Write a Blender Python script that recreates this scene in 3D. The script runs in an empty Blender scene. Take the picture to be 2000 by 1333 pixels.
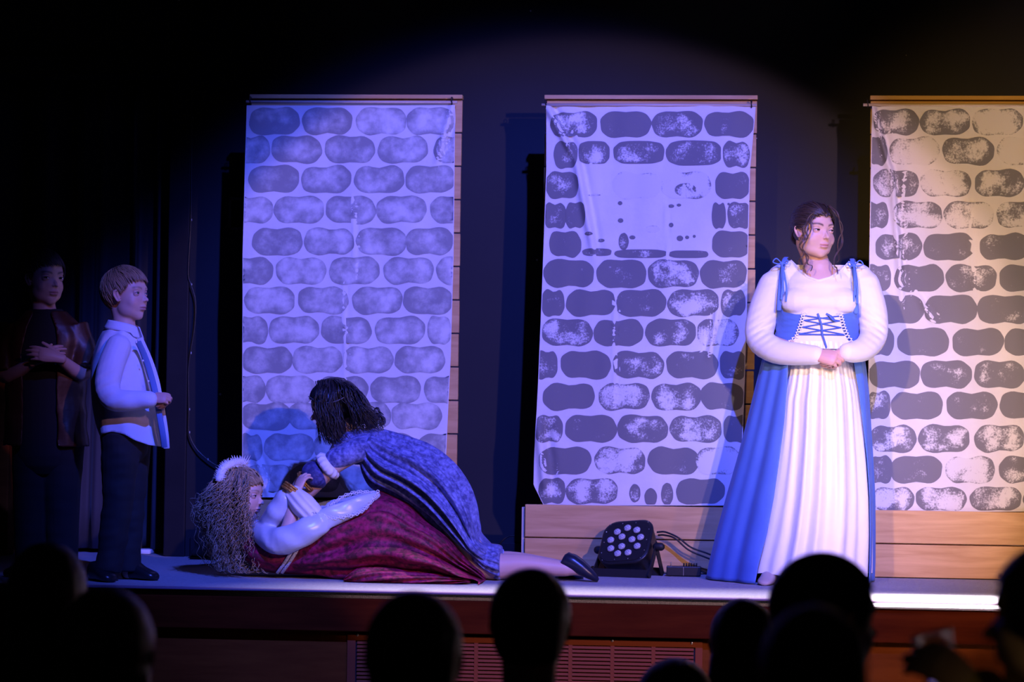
import bpy, bmesh, math, random
import numpy as np
from mathutils import Vector, Matrix

random.seed(7)
RNG = np.random.default_rng(7)
SC = bpy.context.scene
COL = SC.collection

# ------------------------------------------------------------------ camera
FPX = 5000.0                       # focal length in pixels of the 2000 px wide frame
PSI, THE, PHI = math.radians(5.2), math.radians(1.45), 0.013
CAMPOS = np.array([0.0, -11.0, 0.705])      # stage floor is z = 0, hall floor z = -0.9
_f = np.array([-math.sin(PSI) * math.cos(THE), math.cos(PSI) * math.cos(THE), math.sin(THE)])
_r0 = np.cross(_f, [0, 0, 1.0]); _r0 /= np.linalg.norm(_r0)
_u0 = np.cross(_r0, _f)
_r = _r0 * math.cos(PHI) + _u0 * math.sin(PHI)
_u = -_r0 * math.sin(PHI) + _u0 * math.cos(PHI)

def at(px, py, Y):
    """World point seen at photo pixel (px, py) on the vertical plane at depth Y."""
    d = _f + _r * ((px - 1000.0) / FPX) - _u * ((py - 666.5) / FPX)
    return CAMPOS + d * ((Y - CAMPOS[1]) / d[1])

def onfloor(px, py, z=0.0):
    d = _f + _r * ((px - 1000.0) / FPX) - _u * ((py - 666.5) / FPX)
    return CAMPOS + d * ((z - CAMPOS[2]) / d[2])

def mpp(Y, px=1000):
    """metres per pixel at depth Y"""
    return float(np.linalg.norm(at(px + 10, 700, Y) - at(px, 700, Y))) / 10

cam_data = bpy.data.cameras.new('camera')
cam = bpy.data.objects.new('camera', cam_data)
COL.objects.link(cam)
cam_data.sensor_width = 36.0
cam_data.lens = FPX / 2000.0 * 36.0
cam_data.clip_start = 0.1
cam_data.clip_end = 100
m = Matrix((( _r[0], _u[0], -_f[0], CAMPOS[0]), (_r[1], _u[1], -_f[1], CAMPOS[1]), (_r[2], _u[2], -_f[2], CAMPOS[2]), (0, 0, 0, 1)))
cam.matrix_world = m
cam_data.dof.use_dof = True
cam_data.dof.focus_distance = 10.2
cam_data.dof.aperture_fstop = 3.5
SC.camera = cam

# ------------------------------------------------------------------ world, stage lights, exposure
world = bpy.data.worlds.new('world'); SC.world = world
world.use_nodes = True
world.node_tree.nodes['Background'].inputs['Color'].default_value = (0.35, 0.3, 0.5, 1)
world.node_tree.nodes['Background'].inputs['Strength'].default_value = 0.003
SC.view_settings.view_transform = 'Standard'
SC.view_settings.look = 'None'
SC.view_settings.exposure = 0.0
SC.view_settings.gamma = 1.0
SC.view_settings.use_curve_mapping = False

def spot(name, loc, target, energy, color, angle, blend=0.15, radius=0.05):
    ld = bpy.data.lights.new(name, 'SPOT')
    ld.energy = energy; ld.color = color
    ld.spot_size = math.radians(angle); ld.spot_blend = blend; ld.shadow_soft_size = radius
    o = bpy.data.objects.new(name, ld); COL.objects.link(o)
    o.location = loc
    d = Vector(target) - Vector(loc)
    o.rotation_euler = d.to_track_quat('-Z', 'Y').to_euler()
    return o

# front-of-house stage lights: blue wash, rose-white wash, amber from the left, a weak pink one on the wings
spot('blue_spot', (1.0, -7.8, 5.6), (-0.95, -0.3, 0.5), 5600, (0.06, 0.1, 1.0), 27, .55, .06)
spot('rose_spot', (2.3, -7.4, 2.4), (-0.58, 0.0, 0.62), 720, (1.0, 0.58, 0.66), 25.6, .12, .05)
spot('key_spot', (2.0, -7.6, 3.0), (0.5, -0.4, 0.8), 830, (1.0, 0.77, 0.82), 15, 1.0, .06)
spot('amber_spot', (-1.5, -7.6, 3.0), (1.65, 0.3, 0.9), 1350, (1.0, 0.58, 0.16), 25, .9, .07)
spot('wing_spot', (1.6, -7.0, 3.2), (-2.32, -1.1, 0.9), 330, (1.0, 0.4, 0.55), 8, 1.0, .06)
spot('house_lamp', (3.2, -5.6, 1.6), (0.7, -1.4, -0.3), 170, (1.0, 0.5, 0.16), 40, 1.0, .15)
def lip_light(x0, x1, power, spread, w):
    ld = bpy.data.lights.new('lip_band_fill', 'AREA'); ld.shape = 'RECTANGLE'; ld.size = x1 - x0; ld.size_y = w; ld.energy = power; ld.color = (1, .85, 1); ld.spread = math.radians(spread)
    o = bpy.data.objects.new('lip_band_fill', ld); COL.objects.link(o); o.location = ((x0 + x1) / 2, -1.4, 3.9)  # added overhead strip out of view, makes the bright floor band at the lip
spot('olive_fill', (1.3, -9.9, 2.6), (0.52, -7.0, 0.05), 60, (1.0, 0.75, 0.3), 10, 1.0, .08)  # added narrow fill aimed at the olive spectator, no fixture stands there
lip_light(.5, 3.4, 190, 12, .05)
lip_light(-1.6, 3.4, 30, 16, .05)


# ------------------------------------------------------------------ helpers
ORG = {}
def V3(p): return np.array(p, float)
def nrm(v):
    v = np.array(v, float); n = np.linalg.norm(v)
    return v / n if n > 1e-9 else v

class MB:
    """collects vertices and faces of ONE mesh"""
    def __init__(s): s.v = []; s.f = []; s.n = 0; s.c = []
    def add(s, V, F, col=None):
        V = np.asarray(V, float)
        s.v.append(V); s.f += [tuple(int(i) + s.n for i in f) for f in F]
        s.n += len(V)
        if col is not None: s.c.append(np.tile(np.array(col, float), (len(V), 1)) if np.ndim(col) == 1 else np.asarray(col, float))
        return s
    def verts(s): return np.concatenate(s.v) if s.v else np.zeros((0, 3))
    def box(s, c, size, rot=None, bev=0.0):
        c = np.array(c, float); h = np.array(size, float) / 2
        if bev <= 0:
            P = np.array([[x, y, z] for x in (-1, 1) for y in (-1, 1) for z in (-1, 1)], float) * h
            F = [(0, 1, 3, 2), (4, 6, 7, 5), (0, 4, 5, 1), (2, 3, 7, 6), (0, 2, 6, 4), (1, 5, 7, 3)]
        else:
            bm = bmesh.new(); bmesh.ops.create_cube(bm, size=1.0)
            for v in bm.verts: v.co = Vector((v.co.x * 2 * h[0], v.co.y * 2 * h[1], v.co.z * 2 * h[2]))
            bmesh.ops.bevel(bm, geom=list(bm.edges), offset=bev, segments=2, affect='EDGES', profile=0.5)
            bm.verts.index_update()
            P = np.array([v.co[:] for v in bm.verts]); F = [[v.index for v in f.verts] for f in bm.faces]; bm.free()
        if rot is not None: P = P @ np.array(rot, float).T
        return s.add(P + c, F)
    def tube(s, pts, rad, n=10, ref=None, caps=True, sub=0, rnd=True, col=None):
        V, F = tube(pts, rad, n, ref, caps, sub, rnd); return s.add(V, F, col)
    def ell(s, c, r, rot=None, nu=16, nv=10, col=None):
        V, F = ellipsoid(c, r, rot, nu, nv); return s.add(V, F, col)
    def mesh(s, name):
        me = bpy.data.meshes.new(name)
        me.from_pydata(s.verts().tolist(), [], s.f); me.update()
        return me

def catmull(P, k):
    P = np.asarray(P, float)
    if k <= 1 or len(P) < 3: 
        if k > 1 and len(P) == 2:
            t = np.linspace(0, 1, k + 1)[:, None]; return P[0] * (1 - t) + P[1] * t
        return P
    out = []
    Q = np.vstack([2 * P[0] - P[1], P, 2 * P[-1] - P[-2]])
    for i in range(1, len(Q) - 2):
        p0, p1, p2, p3 = Q[i - 1:i + 3]
        for j in range(k):
            t = j / k
            out.append(0.5 * ((2 * p1) + (-p0 + p2) * t + (2 * p0 - 5 * p1 + 4 * p2 - p3) * t * t + (-p0 + 3 * p1 - 3 * p2 + p3) * t ** 3))
    out.append(P[-1])
    return np.array(out)

def tube(pts, rad, n=10, ref=None, caps=True, sub=0, rnd=True):
    """tube along pts; rad scalar / list / list of (a,b); ref = direction of the a axis"""
    P = np.array(pts, float); N = len(P)
    R = np.array(rad, float)
    if R.ndim == 0: R = np.full((N, 2), float(R))
    elif R.ndim == 1 and len(R) == N: R = np.stack([R, R], 1)
    if sub > 1:
        P = catmull(P, sub); R = np.maximum(catmull(R, sub), 1e-4); N = len(P)
    T = np.zeros_like(P)
    T[1:-1] = P[2:] - P[:-2]; T[0] = P[1] - P[0]; T[-1] = P[-1] - P[-2]
    T /= np.maximum(np.linalg.norm(T, axis=1, keepdims=True), 1e-9)
    if caps and rnd:
        # rounded ends
        a = np.array([0.35, 0.75])
        ra, rb = R[0].min(), R[-1].min()
        pre = [P[0] - T[0] * ra * 0.98, P[0] - T[0] * ra * 0.75, P[0] - T[0] * ra * 0.4]
        pos = [P[-1] + T[-1] * rb * 0.4, P[-1] + T[-1] * rb * 0.75, P[-1] + T[-1] * rb * 0.98]
        P = np.vstack([pre, P, pos]); T = np.vstack([[T[0]] * 3, T, [T[-1]] * 3])
        R = np.vstack([R[0] * .2, R[0] * .66, R[0] * .917, R, R[-1] * .917, R[-1] * .66, R[-1] * .2]); N += 6
    if ref is None:
        a0 = np.array([0, 0, 1.0]) if abs(T[0][2]) < .9 else np.array([1.0, 0, 0])
    else: a0 = np.array(ref, float)
    V = np.zeros((N * n, 3)); ang = np.arange(n) * 2 * math.pi / n
    ca, sa = np.cos(ang)[:, None], np.sin(ang)[:, None]
    A = a0
    for i in range(N):
        t = T[i]
        base = a0 if ref is not None else A
        A2 = base - t * (base @ t)
        if np.linalg.norm(A2) < 1e-4: A2 = A - t * (A @ t)
        if np.linalg.norm(A2) < 1e-4: A2 = np.cross(t, [0.3, 0.9, 0.2])
        A = A2 / np.linalg.norm(A2); B = np.cross(t, A)
        V[i * n:(i + 1) * n] = P[i] + ca * A * R[i, 0] + sa * B * R[i, 1]
    F = []
    for i in range(N - 1):
        for j in range(n):
            k = (j + 1) % n
            F.append((i * n + j, i * n + k, (i + 1) * n + k, (i + 1) * n + j))
    if caps:
        F.append(tuple(range(n - 1, -1, -1))); F.append(tuple((N - 1) * n + j for j in range(n)))
    return V, F

def ellipsoid(c, r, rot=None, nu=16, nv=10):
    c = np.array(c, float); r = np.array(r, float) * np.ones(3)
    V = [[0, 0, 1]]
    for i in range(1, nv):
        th = math.pi * i / nv
        for j in range(nu):
            ph = 2 * math.pi * j / nu
            V.append([math.sin(th) * math.cos(ph), math.sin(th) * math.sin(ph), math.cos(th)])
    V.append([0, 0, -1]); V = np.array(V) * r
    if rot is not None: V = V @ np.array(rot, float).T
    F = [(0, 1 + j, 1 + (j + 1) % nu) for j in range(nu)]
    for i in range(nv - 2):
        for j in range(nu):
            a = 1 + i * nu + j; b = 1 + i * nu + (j + 1) % nu
            F.append((a, a + nu, b + nu, b))
    L = len(V) - 1; o = 1 + (nv - 2) * nu
    F += [(o + j, L, o + (j + 1) % nu) for j in range(nu)]
    return V + c, F

def grid_faces(nu, nv, wrap=False):
    F = []
    for i in range(nv - 1):
        for j in range(nu if wrap else nu - 1):
            k = (j + 1) % nu
            F.append((i * nu + j, i * nu + k, (i + 1) * nu + k, (i + 1) * nu + j))
    return F

def rrect(w, h, r, n=6):
    P = []
    for sx, sy, a0 in ((1, 1, 0), (-1, 1, 90), (-1, -1, 180), (1, -1, 270)):
        for k in range(n + 1):
            a = math.radians(a0 + 90 * k / n); P.append((sx * (w / 2 - r) + r * math.cos(a), sy * (h / 2 - r) + r * math.sin(a)))
    return np.array(P)

def loft(rings, cap=True):
    n = len(rings[0]); V = np.concatenate(rings); F = grid_faces(n, len(rings), True)
    if cap: F.append(tuple(range(n - 1, -1, -1))); F.append(tuple((len(rings) - 1) * n + j for j in range(n)))
    return V, F

def shade(me, on=True):
    me.polygons.foreach_set('use_smooth', [on] * len(me.polygons))

def setcol(me, C, name='col'):
    a = me.attributes.new(name, 'FLOAT_COLOR', 'POINT')
    C = np.asarray(C, float)
    if C.shape[1] == 3: C = np.hstack([C, np.ones((len(C), 1))])
    a.data.foreach_set('color', C.astype(np.float32).ravel())

def setflt(me, A, name):
    a = me.attributes.new(name, 'FLOAT', 'POINT'); a.data.foreach_set('value', np.asarray(A, np.float32).ravel())

def link_mesh(name, me, mat, parent=None, smooth=True, org=None):
    """me has world coordinates; vertices are shifted to the thing's origin"""
    o = bpy.data.objects.new(name, me); COL.objects.link(o)
    if mat is not None and not me.materials: me.materials.append(mat)
    if smooth: shade(me)
    if parent is not None:
        p = ORG[parent]; o.parent = parent
        me.transform(Matrix.Translation(-Vector(p))); ORG[o] = p
    else:
        n = len(me.vertices); A = np.empty(n * 3); me.vertices.foreach_get('co', A); A = A.reshape(-1, 3)
        if org is None: org = np.array([(A[:, 0].min() + A[:, 0].max()) / 2, (A[:, 1].min() + A[:, 1].max()) / 2, A[:, 2].min()])
        org = np.array(org, float)
        me.transform(Matrix.Translation(-Vector(org))); o.location = org; ORG[o] = org
    return o

def build(mb, name, mat, parent=None, smooth=True, org=None):
    me = mb.mesh(name)
    o = link_mesh(name, me, mat, parent, smooth, org)
    if mb.c: setcol(me, np.concatenate(mb.c))
    return o

def inst(me, name, parent, M):
    """one more object of a shared mesh; M is the matrix inside the parent"""
    o = bpy.data.objects.new(name, me); COL.objects.link(o)
    o.parent = parent; o.matrix_local = Matrix(M) if not isinstance(M, Matrix) else M
    ORG[o] = ORG.get(parent, np.zeros(3))
    return o

def thing(name, label, cat, org, group=None):
    o = bpy.data.objects.new(name, None); COL.objects.link(o)
    o.empty_display_size = .05
    o.location = org; ORG[o] = np.array(org, float)
    o['label'] = label; o['category'] = cat
    if group: o['group'] = group
    return o

def tag(o, label, cat, group=None):
    o['label'] = label; o['category'] = cat
    if group: o['group'] = group
    return o

def struct(o, label=None):
    o['kind'] = 'structure'
    if label: o['label'] = label
    return o

def evaluate(me_in, mods, keep=False):
    ob = bpy.data.objects.new('tmp', me_in); COL.objects.link(ob)
    for kind, kw in mods:
        md = ob.modifiers.new(kind, kind)
        for k, v in kw.items(): setattr(md, k, v)
    dg = bpy.context.evaluated_depsgraph_get(); dg.update()
    out = bpy.data.meshes.new_from_object(ob.evaluated_get(dg))
    bpy.data.objects.remove(ob)
    if not keep: bpy.data.meshes.remove(me_in)
    return out

def fuse(mb, voxel=0.004, smooth=4, factor=0.5):
    """one continuous surface out of overlapping closed shapes"""
    me = evaluate(mb.mesh('tmp'), [('REMESH', dict(mode='VOXEL', voxel_size=voxel, adaptivity=0.0, use_smooth_shade=True)),
                                   ('SMOOTH', dict(iterations=smooth, factor=factor))])
    return me

def arr(me):
    A = np.empty(len(me.vertices) * 3); me.vertices.foreach_get('co', A); A = A.reshape(-1, 3)
    F = [tuple(p.vertices) for p in me.polygons]
    return A, F

def normals(me):
    A = np.empty(len(me.vertices) * 3); me.vertices.foreach_get('normal', A); return A.reshape(-1, 3)

def cut(V, F, keep):
    """keep the faces all of whose vertices are kept"""
    keep = np.asarray(keep, bool); F2 = [f for f in F if all(keep[i] for i in f)]
    used = np.zeros(len(V), bool)
    for f in F2:
        for i in f: used[i] = True
    idx = np.cumsum(used) - 1
    return V[used], [tuple(int(idx[i]) for i in f) for f in F2], used

def vnoise(P, scale, seed=0, octaves=2):
    """cheap smooth pseudo noise in [-1,1] from sums of sines"""
    P = np.asarray(P, float); r = np.random.default_rng(seed); out = np.zeros(len(P)); amp = 1.0; tot = 0
    for o in range(octaves):
        for k in range(5):
            d = r.normal(size=P.shape[1]); d /= np.linalg.norm(d)
            out += amp * np.sin((P @ d) * scale * (2 ** o) * r.uniform(.7, 1.4) + r.uniform(0, 6.28))
        tot += amp * 5 ** .5 * 1.2; amp *= .5
    return np.clip(out / tot, -1, 1)

def smooth01(x, a, b):
    t = np.clip((np.asarray(x, float) - a) / (b - a), 0, 1); return t * t * (3 - 2 * t)

# ------------------------------------------------------------------ materials
MATS = {}
def newmat(name):
    m = bpy.data.materials.new(name); m.use_nodes = True
    nt = m.node_tree; b = nt.nodes['Principled BSDF']
    MATS[name] = m
    return m, nt, b
def lk(nt, a, b): nt.links.new(a, b)
def nd(nt, t, **kw):
    n = nt.nodes.new(t)
    for k, v in kw.items():
        if k in n.inputs.keys(): n.inputs[k].default_value = v
        else: setattr(n, k, v)
    return n

def mat(name, col, rough=.6, col2=None, nscale=8., bump=0., bscale=60., metal=0., sheen=0., spec=.5, stretch=None, contrast=(.35, .65), coat=0., detail=4., emit=None, estr=0., sheen_tint=None):
    m, nt, b = newmat(name)
    b.inputs['Roughness'].default_value = rough; b.inputs['Metallic'].default_value = metal
    b.inputs['Specular IOR Level'].default_value = spec
    if sheen: 
        b.inputs['Sheen Weight'].default_value = sheen; b.inputs['Sheen Roughness'].default_value = .35
        if sheen_tint: b.inputs['Sheen Tint'].default_value = (*sheen_tint, 1)
    if coat: b.inputs['Coat Weight'].default_value = coat
    if emit: b.inputs['Emission Color'].default_value = (*emit, 1); b.inputs['Emission Strength'].default_value = estr
    tc = nd(nt, 'ShaderNodeTexCoord'); mp = nd(nt, 'ShaderNodeMapping')
    lk(nt, tc.outputs['Object'], mp.inputs['Vector'])
    if stretch: mp.inputs['Scale'].default_value = stretch
    if col2 is not None:
        n = nd(nt, 'ShaderNodeTexNoise', Scale=nscale, Detail=detail, Roughness=.6)
        lk(nt, mp.outputs['Vector'], n.inputs['Vector'])
        r = nd(nt, 'ShaderNodeValToRGB'); r.color_ramp.elements[0].position = contrast[0]; r.color_ramp.elements[1].position = contrast[1]
        r.color_ramp.elements[0].color = (*col, 1); r.color_ramp.elements[1].color = (*col2, 1)
        lk(nt, n.outputs['Fac'], r.inputs['Fac']); lk(nt, r.outputs['Color'], b.inputs['Base Color'])
    else: b.inputs['Base Color'].default_value = (*col, 1)
    if bump:
        n2 = nd(nt, 'ShaderNodeTexNoise', Scale=bscale, Detail=3.)
        lk(nt, mp.outputs['Vector'], n2.inputs['Vector'])
        bp = nd(nt, 'ShaderNodeBump', Strength=bump, Distance=.01)
        lk(nt, n2.outputs['Fac'], bp.inputs['Height']); lk(nt, bp.outputs['Normal'], b.inputs['Normal'])
    return m

def colmat(name, rough=.5, bump=0., bscale=200., sss=0., spec=.4, sheen=0.):
    """material whose colour is the mesh's own colour attribute"""
    m, nt, b = newmat(name)
    a = nd(nt, 'ShaderNodeAttribute', attribute_name='col')
    lk(nt, a.outputs['Color'], b.inputs['Base Color'])
    b.inputs['Roughness'].default_value = rough; b.inputs['Specular IOR Level'].default_value = spec
    if sheen: b.inputs['Sheen Weight'].default_value = sheen
    if sss:
        b.inputs['Subsurface Weight'].default_value = sss
        b.inputs['Subsurface Radius'].default_value = (.012, .005, .003); b.inputs['Subsurface Scale'].default_value = .4
    if bump:
        tc = nd(nt, 'ShaderNodeTexCoord'); n2 = nd(nt, 'ShaderNodeTexNoise', Scale=bscale, Detail=2.)
        lk(nt, tc.outputs['Object'], n2.inputs['Vector'])
        bp = nd(nt, 'ShaderNodeBump', Strength=bump, Distance=.004)
        lk(nt, n2.outputs['Fac'], bp.inputs['Height']); lk(nt, bp.outputs['Normal'], b.inputs['Normal'])
    return m

# ------------------------------------------------------------------ the setting
WALLY, EDGE = 0.48, -1.40
def X_(px, py, Y): return float(at(px, py, Y)[0])
def Z_(px, py, Y): return float(at(px, py, Y)[2])

def wall_paint():
    m, nt, b = newmat('wall_paint')
    tc = nd(nt, 'ShaderNodeTexCoord')
    n = nd(nt, 'ShaderNodeTexNoise', Scale=3., Detail=5.); lk(nt, tc.outputs['Object'], n.inputs['Vector'])
    r = nd(nt, 'ShaderNodeValToRGB'); r.color_ramp.elements[0].color = (.012, .0125, .017, 1); r.color_ramp.elements[1].color = (.018, .0185, .024, 1)
    lk(nt, n.outputs['Fac'], r.inputs['Fac'])
    v = nd(nt, 'ShaderNodeTexVoronoi', Scale=9.); lk(nt, tc.outputs['Object'], v.inputs['Vector'])
    lt = nd(nt, 'ShaderNodeMath', operation='LESS_THAN'); lk(nt, v.outputs['Distance'], lt.inputs[0])
    w = nd(nt, 'ShaderNodeTexWhiteNoise'); lk(nt, v.outputs['Position'], w.inputs['Vector'])
    p = nd(nt, 'ShaderNodeMath', operation='POWER'); lk(nt, w.outputs['Value'], p.inputs[0]); p.inputs[1].default_value = 5
    s = nd(nt, 'ShaderNodeMath', operation='MULTIPLY'); lk(nt, p.outputs[0], s.inputs[0]); s.inputs[1].default_value = .075
    lk(nt, s.outputs[0], lt.inputs[1])
    mx = nd(nt, 'ShaderNodeMix', data_type='RGBA'); lk(nt, lt.outputs[0], mx.inputs['Factor']); lk(nt, r.outputs['Color'], mx.inputs['A'])
    mx.inputs['B'].default_value = (.5, .5, .55, 1); lk(nt, mx.outputs['Result'], b.inputs['Base Color'])
    b.inputs['Roughness'].default_value = .55; b.inputs['Specular IOR Level'].default_value = .25
    return m
M_WALL = wall_paint()
M_TRIM = mat('dark_trim_paint', (.011, .01, .014), .55, (.016, .015, .02), 4, spec=.2)
M_CARPET = mat('stage_carpet', (.23, .22, .23), .95, (.36, .345, .35), 90, bump=.8, bscale=260, sheen=.2, contrast=(.3, .7))
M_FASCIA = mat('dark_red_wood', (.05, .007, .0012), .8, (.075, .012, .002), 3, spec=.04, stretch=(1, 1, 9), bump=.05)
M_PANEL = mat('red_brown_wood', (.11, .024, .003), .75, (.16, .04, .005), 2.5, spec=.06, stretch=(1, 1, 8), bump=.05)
M_HALL = mat('hall_floor', (.03, .02, .016), .5, (.05, .035, .025), 3)
M_VENT = mat('brown_vent_paint', (.2, .045, .014), .65, spec=.1)
M_SCREW = mat('bright_screw', (.7, .68, .65), .3, metal=1.)
M_DARK = mat('vent_dark', (.006, .004, .004), .9)

def boxobj(name, x0, x1, y0, y1, z0, z1, m, parent=None, bev=0.):
    mb = MB(); mb.box(((x0 + x1) / 2, (y0 + y1) / 2, (z0 + z1) / 2), (abs(x1 - x0), abs(y1 - y0), abs(z1 - z0)), bev=bev)
    return build(mb, name, m, parent, smooth=False)

XO = X_(331, 600, WALLY)             # right side of the doorway on the left
ZH = Z_(200, 150, WALLY)
struct(boxobj('floor', -7, 7, EDGE, 3.0, -.03, 0, M_CARPET), 'grey carpeted stage floor')
struct(boxobj('floor_hall', -7, 7, -14, EDGE + .06, -.92, -.9, M_HALL), 'dark hall floor in front of the stage')
struct(boxobj('wall_back', XO, 7, WALLY, WALLY + .1, 0, 4.6, M_WALL), 'dark painted back wall of the stage with paint specks')
struct(boxobj('wall_left', -7, XO, WALLY, WALLY + .1, ZH, 4.6, M_WALL), 'dark wall above the curtained doorway')
struct(boxobj('trim_1', XO - .005, X_(370, 600, WALLY), WALLY - .025, WALLY - .001, 0, ZH + .09, M_TRIM, bev=.004), 'dark upright door casing')
struct(boxobj('trim_2', -4, XO - .006, WALLY - .025, WALLY - .001, ZH, ZH + .09, M_TRIM, bev=.004), 'dark header casing over the doorway')
struct(boxobj('trim_3', X_(-30, 900, .3), X_(17, 900, .3), .3, .42, 0, 1.05, M_PANEL, bev=.006), 'red-brown wooden post at the left edge')
struct(boxobj('wall_alcove', -4, XO, 1.2, 1.25, 0, ZH + .1, M_DARK), 'black back of the doorway behind the curtain')
# stage front
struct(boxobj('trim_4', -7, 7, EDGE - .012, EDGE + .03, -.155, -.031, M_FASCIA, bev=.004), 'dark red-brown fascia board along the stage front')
struct(boxobj('trim_5', -7, 7, EDGE - .03, EDGE - .0005, -.008, .0015, mat('lip_vinyl', (.16, .1, .15), .6), bev=.003), 'low edging strip along the stage lip')
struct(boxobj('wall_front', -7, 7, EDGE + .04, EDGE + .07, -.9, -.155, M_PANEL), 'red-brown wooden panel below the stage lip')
# skirting on the stage wall
struct(boxobj('baseboard_back', X_(372, 1085, WALLY), 7, WALLY - .014, WALLY - .001, 0, .09, M_TRIM, bev=.003), 'dark skirting board of the back wall')

# LED strips of the stage lip
M_LED = mat('led_white', (.9, .9, .9), .4, emit=(1., .82, .98), estr=6.0)
M_ALU = mat('aluminium_channel', (.4, .4, .42), .4, metal=1.)
def led(label, x0, x1, y, z, h, estr, parentname='led_strip'):
    t = thing(parentname, label, 'led strip', ((x0 + x1) / 2, y, z - h / 2))
    boxobj('diffuser', x0, x1, y - .004, y + .004, z - h / 2, z + h / 2, mat('led_white_%d' % int(estr * 10), (.9, .9, .9), .4, emit=(1., .82, .98), estr=estr), t)
    return t, (x0, x1, y, z, h)
t, a = led('glowing white LED strip on the front of the stage lip at right', X_(1560, 1172, EDGE), 4.5, EDGE - .036, -.014, .011, 5.0)
boxobj('channel', a[0], a[1], a[2] + .0045, a[2] + .009, a[3] - .012, a[3] + .008, M_ALU, t)
# vent grille of the stage front
VY = EDGE + .036
vz1 = Z_(1030, 1246, VY); vx0, vx1 = X_(679, 1240, VY), X_(1372, 1257, VY)
vt = thing('vent_grille', 'wide brown louvred metal vent grille in the stage front', 'vent', ((vx0 + vx1) / 2, VY, vz1 - .34))
cols = [X_(p, 1290, VY) for p in (694, 770, 850, 930, 1022, 1114, 1196, 1276, 1358)]
vz0 = vz1 - .34; top = vz1 - .024; bot = vz0 + .024
fr = MB()
fr.box(((vx0 + vx1) / 2, VY, vz1 - .012), (vx1 - vx0, .008, .024)); fr.box(((vx0 + vx1) / 2, VY, vz0 + .012), (vx1 - vx0, .008, .024))
fr.box(((vx0 + cols[0]) / 2, VY, (top + bot) / 2), (cols[0] - vx0, .008, top - bot)); fr.box(((vx1 + cols[-1]) / 2, VY, (top + bot) / 2), (vx1 - cols[-1], .008, top - bot))
build(fr, 'frame', M_VENT, vt, smooth=False)
for c in cols[1:-1]: boxobj('mullion', c - .0075, c + .0075, VY - .004, VY + .003, bot, top, M_VENT, vt)
boxobj('backing', vx0 + .01, vx1 - .01, VY + .0035, VY + .0038, vz0 + .01, vz1 - .01, M_DARK, vt)
pitch = .0146
for i in range(len(cols) - 1):
    w = cols[i + 1] - cols[i] - .013
    sm = MB(); sm.box((0, 0, 0), (w, .0025, .0115), rot=Matrix.Rotation(math.radians(-38), 3, 'X'))
    me = sm.mesh('slat'); me.materials.append(M_VENT)
    for k in range(int((top - bot) / pitch)):
        z = top - pitch * (k + .6)
        inst(me, 'slat', vt, Matrix.Translation(Vector(((cols[i] + cols[i + 1]) / 2, VY - .002, z)) - Vector(ORG[vt])))
sm = MB(); sm.ell((0, 0, 0), (.0055, .0035, .0055), nu=10, nv=6); me = sm.mesh('screw'); me.materials.append(M_SCREW); shade(me)
for p, q in ((698, 1241), (860, 1246), (1028, 1248), (1196, 1252), (1351, 1257)):
    inst(me, 'screw', vt, Matrix.Translation(Vector(at(p, q, VY - .005)) - Vector(ORG[vt])))

# curtain in the doorway
def curtain():
    nx, nz = 160, 12; V = []
    x0, x1 = X_(-60, 600, .6), XO + .04
    cpx = [(229, 13, .2), (283, 8, .17), (321, 9, .17), (120, 16, .13), (20, 20, .15), (170, 8, .06)]
    cs = [(X_(p, 600, .6), s * mpp(.6), a) for p, s, a in cpx]
    for k in range(nz):
        z = .02 + (ZH + .03) * k / (nz - 1)
        for i in range(nx):
            x = x0 + (x1 - x0) * i / (nx - 1)
            y = .62 + .012 * math.sin(x * 40 + .6 * z)
            for c, s, a in cs: y += a * math.exp(-((x - c - .01 * math.sin(z * 1.3)) / s) ** 2 / 2)
            V.append((x, y, z))
    mb = MB(); mb.add(V, grid_faces(nx, nz))
    o = build(mb, 'curtain', mat('navy_curtain', (.03, .03, .045), .8, sheen=.3, bump=.1, bscale=300))
    sd = o.modifiers.new('thickness', 'SOLIDIFY'); sd.thickness = .003
    return tag(o, 'dark navy curtain hanging in folds in the doorway behind the boys', 'curtain')
curtain()
p = onfloor(281, 1083)
mb = MB(); mb.box((p[0], p[1] + .03, .0115), (.066, .1, .021), bev=.004)  # plain low white block below the curtain
tag(build(mb, 'white_block', mat('plain_white', (.8, .8, .82), .8)), 'small white flat block on the stage floor below the curtain', 'cloth')

# faint small frame on the wall behind the first flat
fx0, fx1, fz0, fz1 = X_(447, 420, WALLY), X_(487, 420, WALLY), Z_(460, 450, WALLY), Z_(460, 386, WALLY)
t = thing('wall_plate', 'small dark framed plate on the wall left of the leftmost flat', 'plate', ((fx0 + fx1) / 2, WALLY, fz0))
mb = MB()
for a, b, c, d in ((fx0, fx1, fz0, fz0 + .012), (fx0, fx1, fz1 - .012, fz1), (fx0, fx0 + .012, fz0, fz1), (fx1 - .012, fx1, fz0, fz1)):
    mb.box(((a + b) / 2, WALLY - .008, (c + d) / 2), (b - a, .014, d - c))
build(mb, 'frame', mat('grey_plastic', (.12, .1, .1), .4), t, smooth=False)
boxobj('panel', fx0 + .005, fx1 - .005, WALLY - .006, WALLY - .001, fz0 + .005, fz1 - .005, M_DARK, t)

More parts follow.
